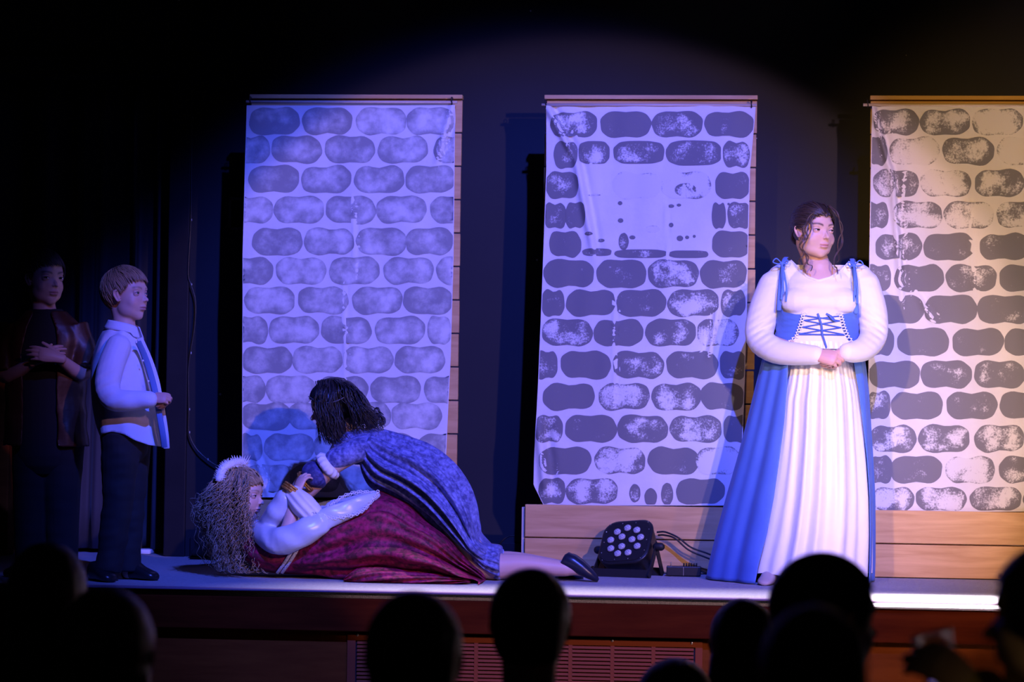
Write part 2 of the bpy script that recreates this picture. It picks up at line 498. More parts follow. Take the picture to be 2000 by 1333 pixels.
# ------------------------------------------------------------------ flats: plank panels with hung painted cloths
def pine():
    m, nt, b = newmat('pine_wood')
    tc = nd(nt, 'ShaderNodeTexCoord'); oi = nd(nt, 'ShaderNodeObjectInfo')
    ad = nd(nt, 'ShaderNodeVectorMath', operation='ADD'); lk(nt, tc.outputs['Object'], ad.inputs[0])
    cx = nd(nt, 'ShaderNodeMath', operation='MULTIPLY'); lk(nt, oi.outputs['Random'], cx.inputs[0]); cx.inputs[1].default_value = 37.
    lk(nt, cx.outputs[0], ad.inputs[1])
    mp = nd(nt, 'ShaderNodeMapping'); mp.inputs['Scale'].default_value = (1., 1., 11.); lk(nt, ad.outputs[0], mp.inputs['Vector'])
    n = nd(nt, 'ShaderNodeTexNoise', Scale=3.5, Detail=5., Distortion=.6); lk(nt, mp.outputs['Vector'], n.inputs['Vector'])
    r = nd(nt, 'ShaderNodeValToRGB'); r.color_ramp.elements[0].position = .3; r.color_ramp.elements[1].position = .72
    r.color_ramp.elements[0].color = (.52, .29, .1, 1); r.color_ramp.elements[1].color = (.7, .43, .18, 1); lk(nt, n.outputs['Fac'], r.inputs['Fac'])
    v = nd(nt, 'ShaderNodeTexVoronoi', Scale=4.2); lk(nt, ad.outputs[0], v.inputs['Vector'])
    rk = nd(nt, 'ShaderNodeValToRGB'); rk.color_ramp.elements[0].position = .03; rk.color_ramp.elements[1].position = .07
    rk.color_ramp.elements[0].color = (.3, .2, .15, 1); rk.color_ramp.elements[1].color = (1, 1, 1, 1); lk(nt, v.outputs['Distance'], rk.inputs['Fac'])
    mx = nd(nt, 'ShaderNodeMix', data_type='RGBA', blend_type='MULTIPLY'); mx.inputs['Factor'].default_value = 1
    lk(nt, r.outputs['Color'], mx.inputs['A']); lk(nt, rk.outputs['Color'], mx.inputs['B']); lk(nt, mx.outputs['Result'], b.inputs['Base Color'])
    b.inputs['Roughness'].default_value = .6
    return m
M_PINE = pine()
M_ROD = mat('pale_rod', (.6, .48, .38), .5)
M_STRING = mat('black_string', (.01, .01, .012), .8)
M_CLOTH = mat('muslin', (.78, .76, .74), .85, (.72, .7, .69), 6, bump=.12, bscale=40)

def stone_paint(name, soft, fine, opacity, paint):
    m, nt, b = newmat(name)
    tc = nd(nt, 'ShaderNodeTexCoord')
    n1 = nd(nt, 'ShaderNodeTexNoise', Scale=11., Detail=2.); n2 = nd(nt, 'ShaderNodeTexNoise', Scale=fine, Detail=3., Roughness=.7)
    for n in (n1, n2): lk(nt, tc.outputs['Object'], n.inputs['Vector'])
    rim = nd(nt, 'ShaderNodeAttribute', attribute_name='rim'); we = nd(nt, 'ShaderNodeAttribute', attribute_type='OBJECT', attribute_name='wear')
    def ma(op, a, b_):
        q = nd(nt, 'ShaderNodeMath', operation=op)
        for i, s in enumerate((a, b_)):
            if isinstance(s, (int, float)): q.inputs[i].default_value = s
            else: lk(nt, s, q.inputs[i])
        return q.outputs[0]
    s = ma('ADD', ma('MULTIPLY', n1.outputs['Fac'], 1.3), ma('MULTIPLY', n2.outputs['Fac'], .75))
    s = ma('ADD', s, ma('MULTIPLY', ma('POWER', rim.outputs['Fac'], 5.), .3))
    s = ma('SUBTRACT', s, we.outputs['Fac'])
    mr = nd(nt, 'ShaderNodeMapRange', interpolation_type='SMOOTHSTEP'); lk(nt, s, mr.inputs['Value'])
    mr.inputs['From Min'].default_value = .55 - soft; mr.inputs['From Max'].default_value = .55 + soft
    mr.inputs['To Max'].default_value = opacity; mr.inputs['To Min'].default_value = .05
    mx = nd(nt, 'ShaderNodeMix', data_type='RGBA'); lk(nt, mr.outputs['Result'], mx.inputs['Factor'])
    mx.inputs['A'].default_value = (.75, .73, .71, 1); mx.inputs['B'].default_value = (*paint, 1)
    lk(nt, mx.outputs['Result'], b.inputs['Base Color']); b.inputs['Roughness'].default_value = .8
    return m
M_STONE_A = stone_paint('washed_grey_paint', .38, 26., .8, (.17, .17, .18))
M_STONE_B = stone_paint('grainy_grey_paint', .13, 130., .93, (.135, .13, .14))

def interp(poly, y):
    ys = [a for a, _ in poly]; return float(np.interp(y, ys, [b for _, b in poly]))

def flat_panel(idx, l, r, label, kick, kick_px, lean=0.):
    zt = 2.03; xl, xr = X_(l, 600, 0) , X_(r, 600, 0)
    cxm = (xl + xr) / 2
    t = thing('plank_flat', label, 'stage flat', (cxm, 0.03, 0), 'plank flats along the back of the stage')
    pitch = zt / 14
    mb = MB(); mb.box((0, 0, 0), (xr - xl, .02, pitch - .006), bev=.002); me = mb.mesh('plank'); me.materials.append(M_PINE)
    for k in range(14):
        w = 0
        inst(me, 'plank', t, Matrix.Translation((lean * (k - 13) * pitch + random.uniform(-.002, .002), -.02 + .0, pitch * (k + .5))))
    for x in (xl + .06, xr - .06): boxobj('post', x - .02, x + .02, .0205, .06, 0, zt - .02, M_PINE, t, bev=.003)
    boxobj('top_rail', xl - .003, xr + .003, -.018, .03, zt + .001, zt + .019, M_PINE, t, bev=.002)
    boxobj('foot', xl + .04, xl + .08, .0605, .4, 0, .04, M_PINE, t); boxobj('foot', xr - .08, xr - .04, .0605, .4, 0, .04, M_PINE, t)
    # base boards standing proud of the planks
    bx0, bx1 = X_(kick_px[0], 1050, -.05), X_(kick_px[1], 1050, -.05)
    for k in range(2):
        boxobj('base_board', bx0, bx1, -.1, -.075, .004 + k * .1435, (k + 1) * .1435 - .002, M_PINE, t, bev=.002)
    boxobj('base_cleat', bx0 - .017, bx1, -.0745, -.032, 0, .272, mat('pale_pine_%d' % idx, (.62, .52, .4), .6), t, bev=.002)
    return t

def ridge(X, Z, a, b, w, amp):
    a = np.array(a); b = np.array(b); d = b - a; L = np.linalg.norm(d); d = d / L; n = np.array([-d[1], d[0]])
    u = (X - a[0]) * d[0] + (Z - a[1]) * d[1]; s = (X - a[0]) * n[0] + (Z - a[1]) * n[1]
    fall = smooth01(u, -.05, .05) * (1 - smooth01(u, L * .6, L * 1.05))
    return amp * 1.3 * fall * (np.exp(-(s / w) ** 2) - .7 * np.exp(-((s - 1.7 * w) / w) ** 2))

def cloth(idx, left, right, ytop, ybot, folds, seed, rows, mstone, label, rod_px):
    Y0 = -.042
    def xz(px, py):
        p = at(px, py, Y0); return p[0], p[2]
    rid = [(xz(*a), xz(*b), w, amp) for a, b, w, amp in folds]
    def disp(X, Z):
        X = np.asarray(X, float); Z = np.asarray(Z, float)
        P = np.stack([X, Z * .35], -1).reshape(-1, 2)
        y = .0052 * vnoise(P, 22, seed, 2) + .004 * vnoise(np.stack([X, Z], -1).reshape(-1, 2), 6, seed + 1, 1)
        y = y.reshape(X.shape)
        for a, b, w, amp in rid: y = y - ridge(X, Z, a, b, w, amp)
        return np.minimum(Y0 + y, -.0128)
    t = thing('painted_cloth', label, 'cloth', (xz((left[0][1] + right[0][1]) / 2, ybot)[0], Y0, xz(1000, ybot)[1]), 'stone-printed cloths hung on the flats')
    nu, nv = 90, 150; V = []
    for j in range(nv):
        py = ytop + (ybot - ytop) * j / (nv - 1)
        a, b = interp(left, py), interp(right, py)
        for i in range(nu): V.append(xz(a + (b - a) * i / (nu - 1), py))
    V = np.array(V); Yd = disp(V[:, 0], V[:, 1])
    mb = MB(); mb.add(np.stack([V[:, 0], Yd, V[:, 1]], 1), grid_faces(nu, nv)); build(mb, 'sheet', M_CLOTH, t)
    # rod and ties
    ra, rb = at(rod_px[0], rod_px[2], -.042), at(rod_px[1], rod_px[2] , -.042)
    rb[2] = ra[2]
    mb = MB(); mb.tube([ra, rb], .0065, 10, rnd=False); build(mb, 'rod', M_ROD, t)
    for q in (.02, .975):
        c = ra * (1 - q) + rb * q; mb = MB()
        an = np.linspace(0, 2 * math.pi, 13)
        mb.tube([c + np.array([.002 * math.sin(2 * x), .012 * math.cos(x), .006 + .016 * math.sin(x)]) for x in an], .0022, 6)
        build(mb, 'tie', M_STRING, t)
    # painted stones, flat print on the cloth
    r_ = np.random.default_rng(seed)
    rings, nseg = 7, 40
    th = np.arange(nseg) * 2 * math.pi / nseg
    for row in rows:
        for st in row:
            cx, cy, w, h = st[:4]; h = h * (1.07 if h > 40 else 1); w = w * (1.02 if w > 40 else 1); wear = st[4] if len(st) > 4 else None; kind = st[5] if len(st) > 5 else 'bone'
            e = .4 if kind == 'bone' else .3
            ux = np.sign(np.cos(th)) * np.abs(np.cos(th)) ** (2 * e * .9); uy = np.sign(np.sin(th)) * np.abs(np.sin(th)) ** (2 * e * 1.15)
            if kind == 'bone':
                pin = r_.uniform(.16, .3); pin2 = r_.uniform(.12, .26)
                k = np.exp(-((ux - r_.uniform(-.12, .12)) / .42) ** 2)
                uy = uy * (1 - np.where(uy < 0, pin, pin2) * k) + .06 * r_.uniform(-1, 1) * ux
            elif kind == 'blob': ux, uy = np.cos(th), np.sin(th)
            rough_ = 1 + .012 * np.sin(th * 5 + r_.uniform(0, 6)) + .01 * np.sin(th * 9 + r_.uniform(0, 6))
            pts = [(0., 0.)]; rim = [0.]
            for k in range(1, rings + 1):
                q = k / rings
                pts += list(zip(ux * rough_ * q * w / 2, uy * rough_ * q * h / 2)); rim += [q] * nseg
            P = np.array(pts) + (cx, cy)
            lo = np.array([interp(left, y) + 1.5 for y in P[:, 1]]); hi = np.array([interp(right, y) - 1.5 for y in P[:, 1]])
            P[:, 0] = np.clip(P[:, 0], lo, hi); P[:, 1] = np.clip(P[:, 1], ytop + 2, ybot - 2)
            XZ = np.array([xz(a, b) for a, b in P])
            Yv = disp(XZ[:, 0], XZ[:, 1]) - .0011
            F = [(0, 1 + (j + 1) % nseg, 1 + j) for j in range(nseg)]
            for k in range(rings - 1):
                for j in range(nseg):
                    a = 1 + k * nseg + j; b = 1 + k * nseg + (j + 1) % nseg; F.append((a, b, b + nseg, a + nseg))
            mb = MB(); mb.add(np.stack([XZ[:, 0], Yv, XZ[:, 1]], 1), F)
            o = build(mb, 'painted_stone', mstone, t); setflt(o.data, rim, 'rim')
            o['wear'] = float(wear if wear is not None else r_.uniform(*((.3, .62) if idx == 0 else (.12, .62))))
    return t

def rowsof(spec):
    out = []
    for y, h, items in spec:
        row = []
        for it in items:
            if isinstance(it, (int, float)): it = (it, 97)
            row.append((it[0], y + (it[4] if len(it) > 4 else 0), it[1], it[3] if len(it) > 3 and it[3] else h) + ((it[2],) if len(it) > 2 else ()))
        out.append(row)
    return out

flat_panel(0, 484, 897, 'plank flat behind the two girls on the floor, leftmost of the three', 2, (465, 893))
flat_panel(1, 1060, 1474, 'middle plank flat, standing behind the black stage light', 2, (1027, 1464))
flat_panel(2, 1697, 2112, 'rightmost plank flat, beside the standing girl, cut by the frame', 2, (1690, 2120))

H = 57
rows1 = rowsof([(237, H, [536, 639, 745, (841, 92)]), (292, H, [(490, 74), 579, 683, 787, (893, 90)]), (350, H, [535, 637, 741, 841]), (410, H, [(486, 94), 584, 685, 784, (886, 90)]),
    (472, H, [542, 643, 745, (839, 92)]), (529, H, [(488, 90), 588, 692, 798, (898, 90)]), (587, H, [527, 631, 737, 836]), (645, H, [(492, 62), 574, 676, 781, (858, 46)]),
    (703, H, [522, 620, 719, 820]), (761, H, [(482, 72), 568, 670, 773, (868, 78)]), (813, H, [520, 612, 715, 814]), (874, H, [(490, 44), 565, 662, 760, (862, 90)]),
    (935, H, [525, 615, 712, 812])])
cloth(0, [(205, 482), (500, 474), (900, 473), (985, 475)], [(212, 889), (500, 886), (700, 880), (900, 871), (985, 866)], 206, 972,
      [((884, 210), (850, 330), .012, .02), ((500, 890), (530, 985), .012, .015), ((690, 390), (695, 560), .006, .006), ((672, 560), (676, 760), .006, .006)], 11, rows1, M_STONE_A,
      'white cloth printed with pale washed grey stones, hung behind the girls on the floor', (481, 893, 199))
rows2 = rowsof([(243, 54, [(1121, 90, .45), (1222, 98, .25), (1323, 98, .42), (1424, 95, .2)]), (302, 56, [(1105, 46, .2), (1438, 52, .5)]), (362, 56, [(1098, 64, .35), (1243, 92, .95), (1340, 96, .82), (1431, 68, .25)]),
    (421, 54, [(1084, 44, .3), (1124, 40, .35), (1404, 28, .2), (1444, 46, .4)]), (477, 54, [(1104, 62, .2), (1428, 74, .12)]),
    (535, 58, [(1111, 98, .1), (1214, 96, .25), (1315, 98, .5), (1413, 90, .3)]), (592, 56, [(1080, 45, .2), (1154, 95, .1), (1252, 97, .25), (1354, 99, .5), (1432, 48, .35)]),
    (650, 56, [(1108, 98, .5), (1208, 96, .1), (1310, 98, .42), (1402, 80, .65)]), (713, 58, [(1066, 46, .3), (1144, 97, .1), (1247, 98, .4), (1352, 100, .25), (1432, 52, .2)]),
    (775, 57, [(1111, 100, .1), (1219, 98, .55), (1321, 96, .5), (1411, 84, .2)]), (838, 57, [(1072, 54, .45), (1154, 100, .2), (1255, 98, .42), (1359, 100, .5), (1440, 54, .2)]),
    (900, 57, [(1104, 100, .1), (1211, 98, .6), (1315, 98, .25), (1402, 84, .85)]), (960, 54, [(1078, 52, .35), (1156, 100, .6), (1368, 94, .08)])])
rows2.append([(1160, 298, 60, 42, .4, 'rect'), (1248, 298, 98, 42, .38, 'rect'), (1355, 299, 106, 46, .36, 'rect'), (1166, 493, 56, 15, .35, 'rect'), (1251, 496, 100, 17, .3, 'rect'), (1345, 497, 76, 15, .28, 'rect'),
              (1211, 397, 9, 8, .2, 'blob'), (1311, 403, 12, 7, .2, 'blob'), (1326, 401, 9, 6, .3, 'blob'), (1212, 431, 11, 9, .2, 'blob'), (1311, 440, 9, 9, .2, 'blob'), (1328, 466, 13, 11, .25, 'blob'), (1342, 464, 8, 7, .2, 'blob'), (1356, 462, 6, 6, .25, 'blob'),
              (1218, 472, 20, 34, .4, 'blob'), (1235, 464, 12, 8, .3, 'blob'), (1150, 457, 16, 7, .35, 'blob'), (1174, 470, 14, 7, .35, 'blob'), (1423, 399, 5, 5, .2, 'blob'), (1275, 448, 28, 14, .8, 'blob'), (1160, 381, 26, 3, .5, 'blob'),
              (1240, 964, 22, 36, .3, 'blob'), (1271, 972, 25, 36, .2, 'blob'), (1303, 966, 24, 42, .35, 'blob'), (1339, 371, 42, 26, .4, 'blob')])
cloth(1, [(204, 1067), (330, 1067), (470, 1062), (600, 1057), (750, 1051), (900, 1043), (948, 1042), (988, 1062)], [(206, 1476), (235, 1474), (330, 1465), (500, 1461), (640, 1458), (988, 1446)], 207, 988,
      [((1068, 205), (1128, 320), .014, .022), ((1125, 310), (1165, 520), .016, .02), ((1300, 380), (1306, 560), .004, .005), ((1200, 580), (1200, 840), .006, .006), ((1385, 690), (1405, 590), .012, .018), ((1052, 830), (1068, 985), .02, .02)], 23, rows2, M_STONE_B,
      'white cloth printed with dark grey stones around a blank painted window', (1058, 1478, 205))
rows3 = rowsof([(238, 54, [(1750, 88, .4), (1846, 97, .55), (1948, 98, .75), 2050]), (295, 58, [(1715, 36, .3), (1786, 96, .72), (1891, 100, .5), (1997, 98, .85), 2100]), (358, 56, [(1750, 88, .5), (1847, 98, .68), (1952, 96, .5), 2052]),
    (420, 56, [(1712, 46, .35), (1792, 96, .62), (1892, 96, .66), (1995, 96, .6), 2098]), (482, 56, [(1755, 90, .4), (1853, 98, .2), (1962, 96, .3), 2062]), (543, 57, [(1714, 52, .35), (1795, 96, .12), (1897, 98, .42), (2000, 96, .15), 2100]),
    (605, 60, [(1755, 98, .1), (1857, 102, .1), (1962, 106, .2), 2066]), (668, 58, [(1720, 52, .25), (1803, 100, .2), (1910, 99, .22), (2012, 100, .1), 2105]), (732, 58, [(1747, 99, .12), (1848, 99, .35), (1952, 98, .28), 2055]),
    (792, 58, [(1716, 46, .35), (1791, 100, .12), (1898, 98, .3), (2003, 100, .2), 2100]), (857, 57, [(1745, 88, .48), (1844, 99, .5), (1952, 96, .5), 2055]), (918, 57, [(1720, 46, .3), (1789, 101, .28), (1895, 95, .68), (2000, 96, .45), 2100]),
    (975, 50, [(1745, 80, .55), (1838, 98, .58), (1945, 100, .5), 2048])])
cloth(2, [(205, 1703), (500, 1698), (1000, 1694)], [(205, 2106), (1000, 2104)], 208, 1000,
      [((1704, 207), (1745, 360), .013, .022), ((1742, 340), (1765, 620), .012, .02), ((1890, 380), (1910, 620), .005, .006), ((1762, 300), (1766, 460), .004, .006), ((1795, 580), (1830, 640), .01, .012)], 37, rows3, M_STONE_B,
      'white cloth printed with dark grey stones, hung right of the standing girl', (1686, 2112, 205))

# ------------------------------------------------------------------ props on the stage
M_BLK = mat('black_plastic', (.012, .012, .014), .38, spec=.5)
M_BLKM = mat('black_metal', (.02, .02, .024), .42, metal=.3, bump=.05, bscale=300)
M_RUB = mat('black_rubber', (.008, .008, .009), .6)
M_GLASSY = None
def lensmat():
    m, nt, b = newmat('lens_plastic')
    tc = nd(nt, 'ShaderNodeTexCoord'); n = nd(nt, 'ShaderNodeTexVoronoi', Scale=210.); lk(nt, tc.outputs['Object'], n.inputs['Vector'])
    r = nd(nt, 'ShaderNodeValToRGB'); r.color_ramp.elements[0].color = (.95, .95, 1, 1); r.color_ramp.elements[1].color = (.35, .35, .4, 1); r.color_ramp.elements[1].position = .5
    lk(nt, n.outputs['Distance'], r.inputs['Fac']); lk(nt, r.outputs['Color'], b.inputs['Base Color'])
    b.inputs['Roughness'].default_value = .15; b.inputs['Metallic'].default_value = .0; b.inputs['Coat Weight'].default_value = 1.
    return m
M_LENS = lensmat()

def stage_light():
    c = at(1222, 1059, -.31)
    t = thing('stage_light', 'black flat par light with twelve lenses on the stage floor', 'stage light', (c[0], c[1], 0))
    n = nrm((-.10, -.76, .64)); xa = nrm(np.cross((0, 0, 1), n)) * 1.0      # xa to image right
    xa = nrm(np.array([1, 0, 0]) - n * n[0]); xa = nrm(xa + .03 * np.array([0, 0, 1])); ya = np.cross(n, xa)
    def L(u, v, w): return c + xa * u + ya * v + n * w
    def ring(wd, hd, r, w): return np.array([L(a, b, w) for a, b in rrect(wd, hd, r)])
    mb = MB(); mb.add(*loft([ring(.19, .19, .05, -.1), ring(.2, .2, .05, -.085), ring(.215, .215, .055, -.03), ring(.222, .222, .06, -.012), ring(.226, .226, .06, -.001), ring(.22, .22, .06, .002)]))
    h = build(mb, 'housing', M_BLK, t); 
    mb = MB(); mb.add(*loft([ring(.205, .205, .055, .0022), ring(.205, .205, .055, .005)])); build(mb, 'face_plate', M_BLKM, t, smooth=False)
    # lenses
    R = np.stack([xa, ya, n], 1)
    lm = MB(); lm.ell((0, 0, 0), (.0165, .0165, .011), nu=18, nv=10); lme = lm.mesh('lens'); lme.materials.append(M_LENS); shade(lme)
    bm = MB(); an = np.linspace(0, 2 * math.pi, 19); bm.tube([(.017 * math.cos(a), .017 * math.sin(a), 0) for a in an], .0016, 6, caps=False); bme = bm.mesh('bezel'); bme.materials.append(M_BLK); shade(bme)
    spots = [(.068 * math.cos(math.radians(a)), .068 * math.sin(math.radians(a))) for a in (92, 52, 12, -28, -68, -108, -148, 172, 132)] + [(.03 * math.cos(math.radians(a)), .03 * math.sin(math.radians(a))) for a in (130, 10, -110)]
    for u, v in spots:
        M = Matrix.Translation(Vector(L(u, v, .006)) - Vector(ORG[t])) @ Matrix(R.tolist()).to_4x4()
        o = inst(lme, 'lens', t, M); inst(bme, 'bezel', o, Matrix.Identity(4))
    sm = MB(); sm.ell((0, 0, 0), (.0028, .0028, .0016), nu=8, nv=5); sme = sm.mesh('screw'); sme.materials.append(M_SCREW); shade(sme)
    for u in (-.085, -.03, .03, .085):
        for v in (-.094, .094): inst(sme, 'screw', t, Matrix.Translation(Vector(L(u, v, .006)) - Vector(ORG[t])) @ Matrix(R.tolist()).to_4x4())
    for v in (-.055, 0, .055):
        for u in (-.096, .096): inst(sme, 'screw', t, Matrix.Translation(Vector(L(u, v, .006)) - Vector(ORG[t])) @ Matrix(R.tolist()).to_4x4())
    # two yokes standing on the floor, knobs on the pivots
    pv = [L(s * .122, 0, -.045) for s in (-1, 1)]
    for dy, w in ((-.085, .017), (.095, .014)):
        y = c[1] + .02 + dy; mb = MB()
        for s, p in zip((-1, 1), pv):
            b = np.array([p[0] - .0, y, .014]); d = nrm(b - p); sd = nrm(np.cross(d, (1, 0, 0)))
            q = MB(); R2 = np.stack([np.array([1., 0, 0]), sd, d], 1)
            mb.box((p + b) / 2, (.004, .034, np.linalg.norm(b - p) + .03), rot=R2)
        mb.box((c[0], y, .017), (pv[1][0] - pv[0][0] + .004, .005, .034))
        build(mb, 'yoke', M_BLKM, t, smooth=False)
    for s, p in zip((-1, 1), pv):
        mb = MB(); mb.tube([p + np.array([s * .002, 0, 0]), p + np.array([s * .02, 0, 0])], .017, 12); 
        build(mb, 'knob', M_RUB, t)
    t.rotation_euler.z = math.radians(-15)
    return c
PL = stage_light()

# small effects controller
def controller():
    p = onfloor(1335, 1121); p[1] = -.23
    x0, x1 = X_(1302, 1115, -.23), X_(1369, 1115, -.23)
    t = thing('controller_box', 'small black control box with a row of knobs beside the stage light', 'controller', ((x0 + x1) / 2, -.23, 0))
    boxobj('case', x0, x1, -.265, -.195, .003, .042, M_BLKM, t, bev=.003)
    km = MB(); km.tube([(0, 0, 0), (0, 0, .013)], .0032, 8, rnd=False); kme = km.mesh('knob'); kme.materials.append(M_RUB); shade(kme)
    for k in range(6): inst(kme, 'knob', t, Matrix.Translation(Vector((x0 + .072 + .0105 * k, -.235 + .012 * (k % 2), .042)) - Vector(ORG[t])))
    mb = MB(); mb.tube([(x0 + .018, -.24, .042), (x0 + .018, -.24, .056)], .0028, 8); build(mb, 'toggle', M_SCREW, t)
    boxobj('seam', (x0 + x1) / 2 - .0015, (x0 + x1) / 2 + .0005, -.2657, -.2652, .004, .041, M_SCREW, t)
    fm = MB(); fm.box((0, 0, .0015), (.012, .012, .003)); fme = fm.mesh('foot'); fme.materials.append(M_RUB)
    for x in (x0 + .012, x1 - .012):
        for y in (-.255, -.205): inst(fme, 'foot', t, Matrix.Translation(Vector((x, y, 0)) - Vector(ORG[t])))
    return x1
cx1 = controller()

def cable(pts, r, label, name='cable', m=None, sub=6):
    mb = MB(); mb.tube(pts, r, 8, sub=sub); return tag(build(mb, name, m or M_RUB), label, 'cable')
def fl(px, py, z=.006):
    p = onfloor(px, py, z); return p
cable([at(1284, 1040, -.17), at(1300, 1040, -.18), at(1325, 1051, -.2), at(1350, 1070, -.2), at(1385, 1083, -.2), at(1420, 1100, -.17), (X_(1440, 1110, -.11), -.14, .006), (X_(1480, 1110, -.13), -.13, .006)], .0038, 'upper black cable looping from the stage light to the right')
cable([at(1286, 1046, -.15), at(1298, 1046, -.17), at(1318, 1052, -.19), at(1345, 1075, -.19), at(1380, 1090, -.19), at(1415, 1104, -.17), (X_(1436, 1110, -.13), -.15, .006), (X_(1470, 1112, -.14), -.14, .006)], .0038, 'lower black cable looping from the stage light to the right')
cable([(cx1 + .002, -.225, .02), (cx1 + .02, -.22, .012), (cx1 + .045, -.17, .0045), (cx1 + .12, -.14, .0045)], .003, 'thin black cable leaving the right side of the control box')
cable([at(1004, 1047, .12), at(994, 1048, .12), at(980, 1058, .12), at(972, 1075, .14), (X_(965, 1090, .2), .2, .005), (X_(930, 1095, .22), .22, .005), (X_(860, 1095, .24), .24, .005)], .004, 'black cable curving to the floor left of the middle flat')
# dead string of lights down the door casing
pts = [at(a, b, WALLY - .032) for a, b in ((376, 148), (375, 230), (374, 330), (373, 430), (369, 500), (368, 540), (373, 556), (382, 590), (380, 640), (372, 690), (368, 730), (369, 800), (369, 845), (382, 875), (405, 898), (432, 915), (470, 930))]
t = thing('string_lights', 'unlit string of tiny lights on black wire running down the door casing', 'string lights', (pts[0][0], pts[0][1], pts[-1][2]))
mb = MB(); mb.tube(pts, .0032, 8, sub=4); build(mb, 'wire', mat('dark_green_wire', (.03, .03, .032), .35), t)
bm = MB(); bm.ell((0, 0, 0), (.0025, .0025, .006), nu=8, nv=6); bme = bm.mesh('bulb'); bme.materials.append(mat('clear_bulb', (.5, .5, .5), .15)); shade(bme)
for i in (1, 3, 6, 9, 11, 12, 14): inst(bme, 'bulb', t, Matrix.Translation(Vector(pts[i]) + Vector((.004, -.004, 0)) - Vector(ORG[t])))

# black lump shaped for the dark shadow at the wall behind the lying girl
def shadow_lump():
    a = onfloor(372, 1090); mb = MB(); y = .28
    x0 = X_(372, 1080, y)
    mb.ell((x0 + .17, y, .07), (.16, .1, .075)); mb.ell((x0 + .22, y + .01, .13), (.09, .08, .07)); mb.tube([(x0 + .02, y - .03, .02), (x0 + .1, y - .02, .05), (x0 + .2, y, .08)], [.02, .045, .06], 10)
    me = fuse(mb, .012, 3)
    V, F = arr(me); V[:, 0] += .01 * vnoise(V, 26, 3); V[:, 2] += .012 * vnoise(V, 22, 5); V[:, 2] -= V[:, 2].min() - .001
    m2 = MB(); m2.add(V, F)
    tag(build(m2, 'shade_lump', mat('shade_black', (.008, .008, .01), .85)), 'slumped black lump standing for a shadow on the floor by the wall', 'shadow_lump')
shadow_lump()

# ------------------------------------------------------------------ people: shared tools
M_SKIN = colmat('skin', .48, bump=.04, bscale=350, sss=.08, spec=.35)
M_EYE = colmat('eye_surface', .12, spec=.6)
M_HAIR = colmat('hair_strands', .42, spec=.5)

class Frame:
    """head-local axes: x person's right, y forward, z up, in units of the head height h"""
    def __init__(s, C, fwd, up, h):
        s.C = np.array(C, float); s.h = h
        s.y = nrm(fwd); s.x = nrm(np.cross(s.y, up)); s.z = np.cross(s.x, s.y)
        s.R = np.stack([s.x, s.y, s.z], 1)
    def __call__(s, x, y=None, z=None):
        p = np.array((x, y, z), float) if y is not None else np.asarray(x, float)
        return s.C + (p * s.h) @ s.R.T
    def loc(s, V): return ((np.asarray(V) - s.C) @ s.R) / s.h

def fused(mb, voxel, smooth=4):
    me = fuse(mb, voxel, smooth); V, F = arr(me); bpy.data.meshes.remove(me); return V, F

